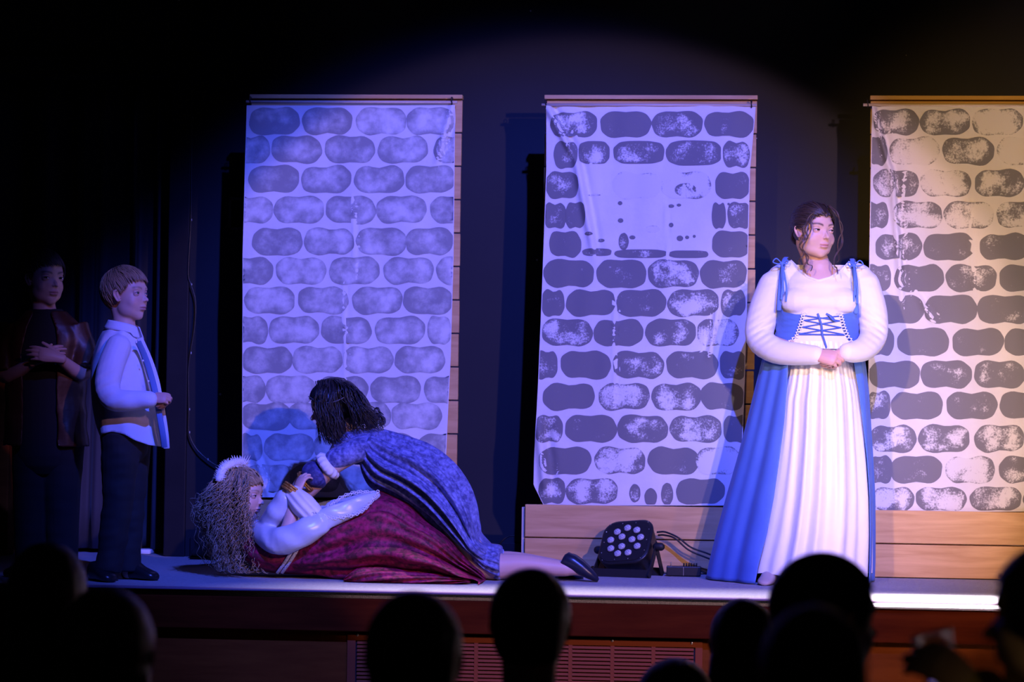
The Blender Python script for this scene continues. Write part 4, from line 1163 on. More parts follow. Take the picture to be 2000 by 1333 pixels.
    for j in range(6):
        py = 667 + 16 * j / 5
        for i in range(60):
            px = 1540 + 122 * i / 59; p_ = onp(np.clip(px, 1530, 1665), py, .008 + .004 * j / 5 + .003 * math.sin(i * 1.3) * j / 5); V.append(p_)
    o.add(V, grid_faces(60, 6)); build(o, 'frill', M_SATIN, t)
    # shoes
    M_SH = mat('beige_shoe', (.5, .38, .33), .5)
    for a, b in (((1505, 1118), (1492, 1132)), ((1650, 1118), (1655, 1130))):
        h_ = np.array([P(a[0], 1120)[0], Y - .1, 0]); to = np.array([P(b[0], 1128)[0], Y - .3, 0]); build(shoe_mesh(h_, to, .07, .05), 'shoe', M_SH, t)
    # hair: pulled back dark hair, low bun, loose curls
    hc = np.array((.028, .018, .016)); hr = MB()
    ln = ([-.6, -.2, -.1, .0, .08, .16, .25, .32, .45], [-.3, -.3, -.22, .08, .16, .22, .27, .31, .34])
    scalp_cap(hr, fr, hc, ln, rad=(.352, .44, .415), seed=5, rough=.01)
    hr.ell(fr(-.02, -.5, -.12), np.array((.16, .12, .14)) * fr.h, fr.R, 20, 12, col=hc)
    r = np.random.default_rng(4); c_ = np.array((0, -.07, .115)); rd = np.array((.356, .448, .42))
    for k in range(260):
        a = r.uniform(-1.15, 1.15); st = np.array((.34 * math.sin(a * 1.25), .36 * math.cos(a * 1.2) - .02, .31 - .2 * abs(a) ** 1.6 + r.normal() * .03))
        en = np.array((r.normal() * .08, -.47, -.1 + r.normal() * .07)); sweep = 1.0 + r.uniform(0, .03); pts = []
        for q in np.linspace(0, 1, 7):
            m_ = st * (1 - q) + en * q; m_ = m_ + np.array((np.sign(st[0]) * .12 * math.sin(q * 3.14), 0, .2 * math.sin(q * 3.14) * (1 - abs(a) / 1.6)))
            pts.append(fr(on_scalp(m_, rd, c_, sweep + .015 * math.sin(q * 3.1))))
        hr.tube(pts, np.array([.25, .8, 1, 1, 1, .9, .6]) * .014 * fr.h, 5, sub=2, rnd=False, col=hc * r.uniform(.7, 1.7))
    build(hr, 'hair', M_HAIR, t)
    lk_ = MB(); cc = np.array((.075, .045, .035))
    for i, (pts, amp, tn) in enumerate((([(1584, 424, -.1), (1577, 440, -.12), (1573, 462, -.12), (1572, 487, -.11), (1576, 512, -.11), (1571, 533, -.115)], .009, 3.2), ([(1580, 428, -.09), (1569, 450, -.11), (1565, 478, -.11), (1566, 500, -.1), (1562, 520, -.1)], .008, 3.),
        ([(1590, 420, -.1), (1584, 438, -.12), (1581, 452, -.125), (1576, 470, -.125)], .004, 1.), ([(1620, 401, -.06), (1636, 420, -.08), (1646, 455, -.06), (1640, 480, -.06), (1634, 505, -.09), (1630, 522, -.12), (1638, 536, -.13)], .008, 2.6),
        ([(1618, 402, -.07), (1633, 418, -.09), (1643, 445, -.05), (1640, 470, -.05), (1637, 500, -.06), (1634, 515, -.09)], .006, 2.), ([(1588, 416, -.09), (1574, 432, -.1), (1571, 452, -.11), (1569, 470, -.105)], .006, 1.), ([(1574, 500, -.1), (1578, 515, -.11), (1585, 520, -.12), (1583, 530, -.12)], .003, 1.))):
        for q in range(7): curl_lock(lk_, [P(a + r.normal() * .8, b, c + r.normal() * .003) for a, b, c in pts], .0012, .0006, amp * r.uniform(.8, 1.15), tn * r.uniform(.97, 1.03), cc * r.uniform(.6, 1.5), seed=i * 9)
    build(lk_, 'loose_curls', M_HAIR, t)
    o = MB(); p = fr(.345, .03, -.15); o.ell(p, .004, nu=8, nv=6); build(o, 'earring', mat('gold', (.8, .55, .2), .25, metal=1.), t)
    return fr
PFR = princess()

LN1 = ([-.6, -.22, -.13, -.08, .0, .08, .16, .22, .3, .45], [-.24, -.22, -.12, .1, .12, .02, .12, .24, .28, .3])
# ------------------------------------------------------------------ the boy in the pale shirt, seen in profile
def shirt_boy():
    Y = -1.12; s = mpp(Y)
    def P(px, py, dy=0): return at(px, py, Y + dy)
    t = thing('person', 'boy in untucked pale button-up shirt and black trousers standing in profile', 'person', (P(230, 900)[0], Y, 0))
    sk = np.array([.62, .4, .32]); h = 106 * s
    fr = Frame(P(249, 577), (.955, -.29, .02), (0, 0, 1), h)
    Vh, Fh = head_mesh(fr, chub=1.12, nose=.82, neck_to=P(243, 652, .0), neck_r=.043, jaw=.95)
    Ch = skin_colors(Vh, fr, sk, brow=(.3, .2, .13), lip=(.5, .2, .2), blush=.35)
    eyes, lid = eye_parts(fr, gaze=(0, 0), openu=15, openl=11, iris=(.06, .09, .13), base=sk)
    lo = MB()
    lo.tube([P(245, 880), P(240, 800), P(242, 720), P(242, 675), P(243, 650)], [(.07, .1), (.075, .105), (.08, .115), (.06, .11), (.04, .045)], 20, ref=(1, 0, 0), sub=3)
    lo.tube([P(230, 690, -.1), P(213, 768, -.16), P(292, 780, -.17)], [.03, .032, .022], 12, sub=4)
    lo.tube([P(250, 682, .11), P(250, 765, .1), P(300, 778, -.02), P(308, 776, -.1)], [.036, .032, .026, .022], 12, sub=4)
    fl_n, fl_f = np.array([P(208, 1100, -.06)[0], Y - .07, .03]), np.array([P(252, 1100, .07)[0], Y + .07, .03])
    lo.tube([P(238, 860, -.06), P(228, 985, -.06), fl_n + (0, 0, .05), fl_n], [.06, .045, .032, .03], 12, sub=3)
    lo.tube([P(256, 860, .06), P(252, 985, .07), fl_f + (0, 0, .05), fl_f], [.06, .045, .032, .03], 12, sub=3)
    Vl, Fl = fused(lo, .007, 4)
    hm = MB(); w1 = P(292, 780, -.17); hand_parts(hm, w1, P(325, 777, -.165) - w1, (.1, -.85, .5), .115, 1, curl=(40, 60, 40), spread=2, thumb=(25, 25))
    hm2 = MB(); w2 = P(304, 778, -.09); hand_parts(hm2, w2, P(326, 784, -.14) - w2, (.5, .4, .5), .115, -1, curl=(45, 55, 35), spread=2, thumb=(25, 10))
    Va, Fa = fused(hm, .0022, 3); Vb, Fb = fused(hm2, .0022, 3)
    build(join_parts([(Vh, Fh, Ch), (Vl, Fl, sk), (Va, Fa, sk * (1, .88, .86)), (Vb, Fb, sk * (1, .88, .86)), (lid.verts(), lid.f, np.concatenate(lid.c))]), 'body', M_SKIN, t)
    for e in eyes: build(e, 'eye', M_EYE, t)
    # shirt
    M_SHIRT = mat('pale_blue_cotton', (.62, .66, .78), .8, (.66, .7, .82), 5, bump=.25, bscale=16)
    mb = MB()
    V, F = loft2([(226, 630), (211, 640), (194, 668), (182, 705), (178, 740), (179, 775), (183, 815), (192, 850), (200, 862)],
                 [(262, 644), (270, 662), (283, 700), (296, 740), (305, 775), (312, 810), (318, 850), (322, 876), (323, 884)], [.05, .08, .105, .115, .118, .122, .132, .14, .142], Y, 48,
                 fold=lambda a, q: (.005 + .006 * q) * math.sin(3 * a + 5 * q) + .004 * math.sin(7 * a + 9 * q), sub=4)
    mb.add(V, F)
    mb.tube([P(231, 678, -.1), P(217, 715, -.145), P(210, 755, -.175), P(222, 780, -.19), P(256, 783, -.19), P(291, 781, -.178)], [.05, .052, .05, .046, .04, .034], 18, sub=4)
    mb.tube([P(248, 680, .1), P(248, 740, .115), P(262, 775, .1), P(300, 780, .0)], [.048, .046, .044, .036], 14, sub=4)
    V, F = fused(mb, .0048, 3)
    el = P(212, 765, -.2); d = np.linalg.norm(V - el, axis=1)
    V = V + (.0035 * np.sin((V[:, 2] * 1.0 - V[:, 0] * .9) * 130 + 3 * vnoise(V, 22, 31)) * np.exp(-(d / .08) ** 2))[:, None] * np.array((0, -1, 0.))
    V[:, 1] -= .004 * vnoise(V * (1.5, 1, .7), 30, 44) * (V[:, 1] < Y)
    V[:, 1] -= .005 * vnoise(V, 34, 4) * (V[:, 1] < Y) * np.exp(-((V[:, 2] - P(240, 830)[2]) / .12) ** 2)
    # hem: a shirt tail curving down front and back, higher at the side
    xh = [P(q, 860)[0] for q in (190, 200, 215, 235, 260, 280, 300, 325)]; zh = [P(240, q)[2] for q in (864, 858, 848, 843, 848, 860, 868, 872)]
    keep = V[:, 2] > np.interp(V[:, 0], xh, zh)
    keep &= ~((V[:, 2] > P(243, 645)[2]) & (np.hypot(V[:, 0] - P(244, 650)[0], V[:, 1] - Y) < .05))
    V, F, _ = cut(V, F, keep); V = snap_rim(V, F, lambda q: np.interp(q[:, 0], xh, zh)); o = MB(); V = rim_smooth(V, F, 6); o.add(V, F); sh = build(o, 'shirt', M_SHIRT, t)
    sd = sh.modifiers.new('thickness', 'SOLIDIFY'); sd.thickness = .0025; sd.offset = -1
    # collar
    o = MB(); Vc = []
    for j in range(5):
        for i in range(40):
            a = -2.75 + 5.5 * i / 39; q = j / 4
            flare = .004 + .018 * q; rx, ry = .05 + flare, .052 + flare
            zc = P(240, 634)[2] + .018 - .034 * q - .028 * (abs(a) / 2.75) ** 2 - .012 * q * (abs(a) > 2.2)
            c = P(238 + 8 * (abs(a) / 2.75) ** 2, 650); Vc.append((c[0] - rx * math.cos(a), Y + .0 + ry * math.sin(a), zc))
    o.add(Vc, grid_faces(40, 5)); cl = build(o, 'collar', M_SHIRT, sh); sd = cl.modifiers.new('thickness', 'SOLIDIFY'); sd.thickness = .003
    # open front edge hanging forward with the darker blue inner placket
    M_PLK = mat('blue_placket', (.12, .22, .42), .8)
    for nm, mm, pts, dy, w in (('placket', M_PLK, [(270, 668), (284, 700), (296, 738), (305, 775), (312, 815), (318, 850), (321, 874)], -.11, .012), ('front_edge', M_SHIRT, [(273, 662), (290, 700), (303, 738), (311, 775), (318, 815), (323, 850), (325, 876)], -.07, .013)):
        o = MB(); ribbon(o, [P(a, b, dy + .02 * math.sin(k)) for k, (a, b) in enumerate(pts)], w, .002, (1, .1, 0)); build(o, nm, mm, sh)
    bm_ = MB(); bm_.ell((0, 0, 0), (.0045, .002, .0045), nu=10, nv=5); bme = bm_.mesh('button'); bme.materials.append(mat('pearl_button', (.8, .8, .8), .3)); shade(bme)
    for a, b in ((266, 669), (279, 705), (290, 745)): inst(bme, 'button', sh, Matrix.Translation(Vector(P(a, b, -.122)) - Vector(ORG[t])))
    # trousers
    M_TR = mat('black_trousers', (.012, .011, .012), .85, bump=.2, bscale=18)
    o = MB()
    for y_, top, kn, an in ((-.06, (236, 845), (230, 985), (211, 1116)), (.06, (258, 845), (254, 985), (246, 1116))):
        o.tube([P(*top, y_), P((top[0] + kn[0]) / 2, 915, y_), P(*kn, y_), P((kn[0] + an[0]) / 2, 1055, y_), P(*an, y_)], [.078, .072, .06, .056, .054], 18, sub=4, rnd=False)
    o.tube([P(246, 800), P(246, 868)], [(.085, .11), (.09, .11)], 18, ref=(1, 0, 0))
    V, F = fused(o, .006, 4); V[:, 1] += .004 * vnoise(V * (1, 1, 2.2), 30, 6); V[:, 0] += .004 * vnoise(V * (1, 1, 2.5), 26, 7)
    o = MB(); o.add(V, F); build(o, 'trousers', M_TR, t)
    M_SHOE = mat('black_leather', (.012, .012, .014), .3)
    for a, b, y0, y1 in ((185, 236, Y - .04, Y - .13), (232, 304, Y + .09, Y + .02)):
        build(shoe_mesh((P(a, 1130)[0], y0, 0), (P(b, 1130)[0], y1, 0), .075, .075), 'shoe', M_SHOE, t)
    # hair: fair, bowl cut with a fringe
    hr = MB(); hc = np.array((.3, .19, .1))
    scalp_cap(hr, fr, hc * .8, LN1, rad=(.35, .455, .425), seed=8)
    short_hair(hr, fr, hc, 1500, 5, LN1, whorl=(.0, -.32, .5), length=(.2, .36), rad=(.358, .462, .43), lift=(1.0, 1.06), fringe=(.1, .75, -.55), thick=.0075)
    build(hr, 'hair', M_HAIR, t)
shirt_boy()

# ------------------------------------------------------------------ the boy in the dark tunic, hands folded
def dark_boy():
    Y = -.95; s = mpp(Y)
    def P(px, py, dy=0): return at(px, py, Y + dy)
    t = thing('person', 'boy in black shirt and shiny brown open coat standing at the left, hands folded', 'person', (P(95, 900)[0], Y, 0))
    sk = np.array([.6, .38, .3]); h = 108 * s
    fr = Frame(P(88, 546), (.72, -.69, -.03), (0, 0, 1), h)
    Vh, Fh = head_mesh(fr, chub=1.05, nose=.85, neck_to=P(88, 622, .01), neck_r=.046, jaw=.95)
    Ch = skin_colors(Vh, fr, sk, brow=(.14, .09, .06), lip=(.45, .18, .17), blush=.25)
    eyes, lid = eye_parts(fr, gaze=(18, -2), openu=13, openl=9, iris=(.04, .03, .02), base=sk)
    lo = MB()
    lo.tube([P(90, 880), P(90, 790), P(90, 700), P(90, 645), P(88, 618)], [(.12, .08), (.12, .085), (.14, .09), (.13, .07), (.045, .045)], 20, ref=(1, 0, 0), sub=3)
    lo.tube([P(32, 650), P(10, 735, -.03), P(72, 702, -.15)], [.034, .034, .02], 12, sub=4)
    lo.tube([P(148, 650), P(162, 730, -.03), P(114, 699, -.17)], [.034, .034, .02], 12, sub=4)
    for x in (60, 120): lo.tube([P(x, 860), P(x, 990), np.array([P(x, 1100)[0], Y, .03])], [.065, .05, .035], 12, sub=3)
    Vl, Fl = fused(lo, .006, 4)
    hm = MB(); w1 = P(116, 700, -.175); hand_parts(hm, w1, P(72, 690, -.2) - w1, (-.1, -.9, .3), .14, -1, curl=(14, 22, 14), spread=3, thumb=(35, 5))
    hm2 = MB(); w2 = P(68, 706, -.15); hand_parts(hm2, w2, P(100, 690, -.17) - w2, (.0, -.9, .4), .14, 1, curl=(18, 25, 15), spread=3, thumb=(30, 10))
    Va, Fa = fused(hm, .0022, 3); Vb, Fb = fused(hm2, .0022, 3)
    build(join_parts([(Vh, Fh, Ch), (Vl, Fl, sk), (Va, Fa, sk), (Vb, Fb, sk), (lid.verts(), lid.f, np.concatenate(lid.c))]), 'body', M_SKIN, t)
    for e in eyes: build(e, 'eye', M_EYE, t)
    M_TEE = mat('black_cotton', (.008, .008, .009), .9, bump=.1, bscale=20)
    o = MB(); o.tube([P(90, 890), P(90, 800), P(90, 700), P(90, 645), P(89, 617), P(88, 597)], [(.135, .1), (.135, .1), (.15, .1), (.14, .082), (.085, .062), (.056, .054)], 28, ref=(1, 0, 0), sub=3)
    V, F = fused(o, .006, 3); V, F, _ = cut(V, F, V[:, 2] < P(88, 603)[2]); o = MB(); V = rim_smooth(V, F); o.add(V, F); build(o, 'tee_shirt', M_TEE, t)
    # coat: short wide sleeves, open front, hangs to the thighs
    M_COAT = mat('shiny_brown_leatherette', (.05, .018, .008), .42, (.085, .034, .015), 7, bump=.3, bscale=14, spec=.4)
    o = MB()
    o.tube([P(90, 895), P(90, 820), P(90, 720), P(90, 652), P(90, 618), P(90, 602)], [(.18, .12), (.165, .115), (.165, .112), (.162, .098), (.1, .075), (.07, .062)], 30, ref=(1, 0, 0), sub=3)
    o.tube([P(32, 636), P(16, 685, -.01), P(8, 728, -.03)], [.054, .056, .056], 18, sub=3, rnd=False); o.tube([P(148, 636), P(161, 685, -.01), P(164, 722, -.04)], [.054, .056, .056], 18, sub=3, rnd=False)
    V, F = fused(o, .006, 4)
    V[:, 1] -= .006 * vnoise(V * (2.2, 1, .6), 30, 12); V[:, 0] += .004 * vnoise(V * (1, 1, 2), 30, 13)
    xa = np.interp(V[:, 2], [P(0, q)[2] for q in (890, 760, 690, 640, 610)], [P(q, 700)[0] for q in (62, 60, 56, 64, 74)]); xb = np.interp(V[:, 2], [P(0, q)[2] for q in (890, 760, 690, 640, 610)], [P(q, 700)[0] for q in (128, 124, 124, 118, 104)])
    keep = ~((V[:, 0] > xa) & (V[:, 0] < xb) & (V[:, 1] < Y)) & (V[:, 2] > P(90, 872)[2]) & (V[:, 2] < P(88, 607)[2])
    V, F, _ = cut(V, F, keep); o = MB(); V = rim_smooth(V, F); o.add(V, F); ob = build(o, 'coat', M_COAT, t); sd = ob.modifiers.new('thickness', 'SOLIDIFY'); sd.thickness = .004
    M_TR = mat('black_trousers_2', (.009, .008, .009), .9, bump=.2, bscale=18); o = MB()
    for x in (60, 122): o.tube([P(x + 4, 840), P(x, 985), P(x, 1112)], [.085, .07, .062], 18, sub=4, rnd=False)
    o.tube([P(91, 800), P(91, 860)], [(.13, .095), (.135, .095)], 18, ref=(1, 0, 0))
    V, F = fused(o, .007, 4); V[:, 1] += .004 * vnoise(V * (1, 1, 2.2), 26, 16); o = MB(); o.add(V, F); build(o, 'trousers', M_TR, t)
    M_SHOE = mat('black_shoe', (.01, .01, .011), .35)
    build(shoe_mesh((P(70, 1110)[0], Y + .08, 0), (P(30, 1110)[0], Y - .12, 0), .08, .075), 'shoe', M_SHOE, t); build(shoe_mesh((P(120, 1110)[0], Y + .08, 0), (P(140, 1110)[0], Y - .13, 0), .08, .075), 'shoe', M_SHOE, t)
    hr = MB(); hc = np.array((.075, .045, .03)); ln = LN1
    scalp_cap(hr, fr, hc * .8, ln, rad=(.345, .45, .425), seed=9)
    short_hair(hr, fr, hc, 1400, 6, ln, whorl=(.0, -.3, .5), length=(.2, .34), rad=(.35, .455, .428), lift=(1.0, 1.07), fringe=(-.25, .8, -.3), thick=.0075)
    build(hr, 'hair', M_HAIR, t)
dark_boy()

# ------------------------------------------------------------------ the girl lying on the floor in the red velvet dress
def velvet(name, dark, light, scale=9., sheen=.6):
    m, nt, b = newmat(name)
    tc = nd(nt, 'ShaderNodeTexCoord')
    n1 = nd(nt, 'ShaderNodeTexNoise', Scale=scale, Detail=6., Roughness=.65, Distortion=1.2); n2 = nd(nt, 'ShaderNodeTexNoise', Scale=scale * 5, Detail=4.)
    for n in (n1, n2): lk(nt, tc.outputs['Object'], n.inputs['Vector'])
    ad = nd(nt, 'ShaderNodeMath', operation='ADD'); lk(nt, n1.outputs['Fac'], ad.inputs[0]); lk(nt, n2.outputs['Fac'], ad.inputs[1])
    r = nd(nt, 'ShaderNodeValToRGB'); r.color_ramp.elements[0].position = .42; r.color_ramp.elements[1].position = .62
    r.color_ramp.elements[0].color = (*dark, 1); r.color_ramp.elements[1].color = (*light, 1)
    hf = nd(nt, 'ShaderNodeMath', operation='MULTIPLY'); hf.inputs[1].default_value = .5; lk(nt, ad.outputs[0], hf.inputs[0]); lk(nt, hf.outputs[0], r.inputs['Fac'])
    lk(nt, r.outputs['Color'], b.inputs['Base Color'])
    b.inputs['Roughness'].default_value = .7; b.inputs['Sheen Weight'].default_value = sheen; b.inputs['Sheen Roughness'].default_value = .3; b.inputs['Sheen Tint'].default_value = (*[min(1, c * 2.2) for c in light], 1)
    bp = nd(nt, 'ShaderNodeBump', Strength=.35, Distance=.012); lk(nt, hf.outputs[0], bp.inputs['Height']); lk(nt, bp.outputs['Normal'], b.inputs['Normal'])
    return m
M_GOLD = mat('gold_braid', (.75, .4, .1), .35, metal=.8, bump=.6, bscale=160)
M_SATIN2 = mat('pale_blue_satin', (.5, .58, .72), .3, (.56, .64, .78), 6, spec=.6, bump=.05, bscale=14)
M_WHITE = mat('white_gauze', (.82, .81, .84), .75, bump=.15, bscale=20)

def lying_girl():
    Y = -.72; s = mpp(Y)
    def P(px, py, dy=0): return at(px, py, Y + dy)
    t = thing('person', 'fair curly-haired girl lying on the floor in a wine-red velvet dress with pale satin sleeves', 'person', (P(650, 1100)[0], Y, 0))
    sk = np.array([.68, .46, .38]); h = 100 * s
    fr = Frame(P(476, 968), (.965, -.22, -.1), (.12, 0, 1), h)
    Vh, Fh = head_mesh(fr, chub=1.12, nose=.85, neck_to=P(492, 1042, .02), neck_r=.043, jaw=.95)
    Ch = skin_colors(Vh, fr, sk, brow=(.35, .25, .16), lip=(.55, .22, .22), blush=.3)
    eyes, lid = eye_parts(fr, gaze=(0, 5), openu=12, openl=9, iris=(.08, .1, .12), base=sk)
    lo = MB(); F_ = lambda px, dy, z: np.array([P(px, 1100)[0], Y + dy, z])
    lo.tube([P(492, 1048), P(505, 1068), P(545, 1080), P(600, 1082), P(650, 1082)], [(.04, .045), (.055, .1), (.06, .11), (.065, .11), (.065, .11)], 20, ref=(0, 0, 1), sub=3)
    for dy in (-.07, .07): lo.tube([P(650, 1085, dy), P(735, 1015, dy), P(815, 1085, dy), F_(850, dy, .05)], [.06, .048, .042, .035], 12, sub=4)
    lo.tube([P(508, 1048, -.09), P(556, 1046, -.17), P(578, 968, -.15)], [.038, .034, .022], 12, sub=4)
    lo.tube([P(508, 1044, .09), P(560, 1030, .12), P(575, 960, .02)], [.038, .034, .022], 12, sub=4)
    Vl, Fl = fused(lo, .007, 4)
    hm = MB(); w1 = P(578, 966, -.15); hand_parts(hm, w1, P(592, 930, -.12) - w1, (-.6, -.7, .1), .13, 1, curl=(25, 35, 25), thumb=(30, 20))
    hm2 = MB(); w2 = P(574, 960, .02); hand_parts(hm2, w2, P(600, 925, .02) - w2, (-.6, .6, .1), .13, -1, curl=(25, 35, 25), thumb=(30, 20))
    Va, Fa = fused(hm, .0023, 3); Vb, Fb = fused(hm2, .0023, 3)
    build(join_parts([(Vh, Fh, Ch), (Vl, Fl, sk), (Va, Fa, sk), (Vb, Fb, sk), (lid.verts(), lid.f, np.concatenate(lid.c))]), 'body', M_SKIN, t)
    for e in eyes: build(e, 'eye', M_EYE, t)
    # red dress: bodice and skirt in one sweep from the shoulders over the raised knees to the hem
    M_RED = velvet('wine_red_velvet', (.06, .0005, .012), (.36, .004, .085), 11., .35)
    up = [(490, 1028), (500, 1034), (530, 1040), (568, 1046), (598, 1040), (640, 1018), (690, 988), (738, 964), (775, 972), (820, 1003), (865, 1040), (905, 1082), (935, 1112), (948, 1128)]
    lw = [(481, 1052), (480, 1078), (492, 1103), (530, 1117), (570, 1121), (620, 1124), (675, 1128), (730, 1131), (775, 1133), (820, 1134), (865, 1135), (905, 1136), (938, 1136), (950, 1135)]
    dep = [.06, .12, .15, .165, .165, .19, .21, .22, .23, .24, .24, .21, .15, .08]
    def fold(a, q):
        k = smooth01(q, .3, .45); side = .35 + .65 * abs(math.sin(a))
        return k * side * (.012 * math.sin(a * 9 + 6 * q) + .008 * math.sin(a * 17 + 3 + 10 * q)) + (1 - k) * .002 * math.sin(a * 11) + .006 * k * math.sin(q * 40 + 3 * a)
    V, F = loft2(up, lw, dep, Y, 110, fold, 6, ex=.85); V[:, 2] = np.maximum(V[:, 2], .003)
    V = V + (.006 * vnoise(V, 17, 41) * smooth01(V[:, 0], P(590, 1000)[0], P(650, 1000)[0]))[:, None] * np.array((0, -1, .3)); V[:, 2] = np.maximum(V[:, 2], .003)
    o = MB(); o.add(V, F); build(o, 'velvet_dress', M_RED, t)
    # a fold of hem spread on the floor in front
    V, F = loft2([(675, 1128), (700, 1112), (740, 1110), (790, 1116), (840, 1122), (885, 1128), (915, 1133)], [(672, 1134), (695, 1138), (740, 1140), (790, 1141), (840, 1141), (885, 1140), (918, 1137)], [.03, .06, .07, .07, .06, .05, .03], Y - .22, 40, lambda a, q: .004 * math.sin(a * 7 + 20 * q), 6)
    V[:, 2] = np.maximum(V[:, 2], .002); o = MB(); o.add(V, F); build(o, 'spread_hem', M_RED, t)
    # silver belt of two braids
    M_SIL = mat('silver_braid', (.62, .62, .68), .45, bump=.8, bscale=220)
    for off in (-5, 4):
        o = MB(); pts = []
        for q in np.linspace(0, 1, 15):
            a = math.radians(-75 + 165 * q); px = 592 - 46 * q + off + 4 * math.sin(q * 3); py = 1042 + 78 * q
            pts.append(P(px, py, -.172 * math.sin(.35 + 2.2 * q) ** .6 - .005))
        ribbon(o, pts, .0068, .003, (1, 0, 0), 3); build(o, 'belt_braid', M_SIL, t)
    # satin bell sleeve: shoulder, elbow, then the wide mouth falling over the waist
    o = MB()
    o.tube([P(503, 1030, -.06), P(516, 1046, -.13), P(545, 1058, -.2), P(585, 1045, -.215), P(625, 1022, -.21)], [(.03, .03), (.046, .045), (.056, .05), (.055, .05), (.05, .04)], 20, sub=4)
    o.tube([P(520, 1030, -.08), P(540, 1002, -.14), P(556, 975, -.15)], [.04, .045, .04], 16, sub=4)
    o.tube([P(600, 1030, -.205), P(650, 1008, -.2), P(700, 988, -.17), P(738, 966, -.12)], [(.045, .03), (.042, .022), (.036, .016), (.016, .01)], 20, sub=5, ref=(0, 0, 1))
    V, F = fused(o, .0048, 5)
    V = V + (.0035 * np.sin(V[:, 0] * 45 + V[:, 2] * 60 + 4 * vnoise(V, 14, 3)))[:, None] * np.array((0, -1, .35)) * smooth01(V[:, 0], P(500, 1000)[0], P(560, 1000)[0])[:, None]
    o = MB(); o.add(V, F); build(o, 'satin_sleeve', M_SATIN2, t)
    o = MB(); o.tube([P(560, 1025, .1), P(620, 1000, .1), P(680, 985, .05), P(730, 962, .02)], [(.03, .02), (.035, .015), (.03, .012), (.01, .008)], 16, sub=4, ref=(0, 0, 1)); V, F = fused(o, .0055, 3); o = MB(); o.add(V, F); build(o, 'satin_sleeve', M_SATIN2, t)
    # lace hem along the sleeve mouth
    for pts in ([(612, 1004, -.23), (650, 1012, -.22), (690, 1006, -.2), (715, 992, -.175), (738, 962, -.13)], [(640, 992, -.15), (668, 972, -.13), (700, 962, -.12), (736, 964, -.12)]):
        o = MB(); C_ = catmull(np.array([P(*q) for q in pts]), 8)
        for k, c in enumerate(C_): o.tube([c + np.array([.006 * math.cos(x), -.002, .006 * math.sin(x) + .003 * math.sin(k * 2)]) for x in np.linspace(0, 6.28, 8)], .0018, 5, caps=False)
        o.tube(C_, .0022, 5); build(o, 'lace_hem', mat('pale_lace', (.75, .75, .82), .8), t)
    # white inner sleeve with gold cuff
    o = MB(); o.tube([P(608, 1002, -.19), P(590, 985, -.185), P(574, 966, -.17)], [(.046, .045), (.05, .045), (.036, .034)], 20, sub=4); V, F = fused(o, .0045, 3)
    V = V + (.003 * np.sin((V[:, 0] + V[:, 2]) * 160))[:, None] * np.array((0, -1, .3)); o = MB(); o.add(V, F); build(o, 'white_sleeve', M_WHITE, t)
    c = P(570, 958, -.165); ax = nrm(P(590, 930, -.15) - P(565, 965, -.165)); a1 = nrm(np.cross(ax, (0, 1, 0))); a2 = np.cross(ax, a1)
    for k in range(3):
        o = MB(); o.tube([c + ax * (.01 * k - .008) + (a1 * math.cos(x) + a2 * math.sin(x)) * (.037 + .003 * math.sin(9 * x + k)) for x in np.linspace(0, 6.283, 40)], .0048, 6, caps=False); build(o, 'gold_cuff', M_GOLD, t)
    # long curly fair hair and a white fur headband
    hr = MB(); hc = np.array((.42, .31, .19)); r = np.random.default_rng(12)
    ln = ([-.6, -.2, -.05, .04, .13, .22, .3, .45], [-.4, -.4, -.3, -.1, .1, .26, .36, .4]); scalp_cap(hr, fr, hc * .5, ln, rad=(.345, .435, .415), seed=4, rough=.03)
    c_ = np.array((0, -.07, .115)); rd = np.array((.36, .452, .425))
    for k in range(240):
        a = r.uniform(-1.2, 1.2); st = np.array((.34 * math.sin(a * 1.2), .36 * math.cos(a * 1.15) - .02, .3 - .16 * abs(a) ** 1.6 + r.normal() * .02)); en = np.array((.3 * math.sin(a) + r.normal() * .05, -.45, -.02 + r.normal() * .1)); pts = []
        for q in np.linspace(0, 1, 6):
            m_ = st * (1 - q) + en * q + np.array((np.sign(st[0]) * .1 * math.sin(q * 3.14), 0, .2 * math.sin(q * 3.14) * (1 - abs(a) / 1.8))); pts.append(fr(on_scalp(m_, rd, c_, 1.0 + .04 * math.sin(q * 3.1) + r.uniform(0, .02))))
        curl_lock(hr, pts, .002, .0016, .004, r.uniform(2, 4), hc * r.uniform(.6, 1.35), seed=k + 3000, n=3, k=30)
    for k in range(760):
        u = r.uniform(0, 1); dy = r.uniform(-.125, .11)
        sx = 494 - 66 * u + r.normal() * 4; st = (sx, 934 - 14 * math.sin(u * 2.6) + r.normal() * 4, dy * .55)
        if k % 3 == 0: st = (470 - 30 * u, 925 + 14 * u, dy * .8)
        ex = 412 + 82 * (1 - u) + r.normal() * 8; bot = r.uniform(1050, 1118) if r.random() < .8 else r.uniform(1000, 1060)
        if dy < -.04 and u < .25: ex += 12
        mid = (min(st[0], ex) - 14 * u + 6 * (1 - u) + r.normal() * 5 - (6 if u > .5 else 0), 1000 + r.normal() * 8, dy * 1.25)
        if mid[0] > 478 and dy < .06: mid = (478 + r.normal() * 4, mid[1], mid[2])
        if dy < 0 and st[0] > 486: st = (486 + r.normal() * 3, st[1], st[2])
        pts = [P(*st), P((st[0] + mid[0]) / 2 - 8 * u, 962, dy * 1.1), P(*mid), P((mid[0] + ex) / 2, (1000 + bot) / 2, dy * 1.25), P(ex, bot, dy * 1.2)]
        for q in pts: q[2] = max(q[2], .012)
        curl_lock(hr, pts, .0019, .0009, r.uniform(.005, .012), r.uniform(5, 10), hc * r.uniform(.5, 1.35) * (1, 1, r.uniform(.9, 1.2)), seed=k + 100, n=3, k=56)
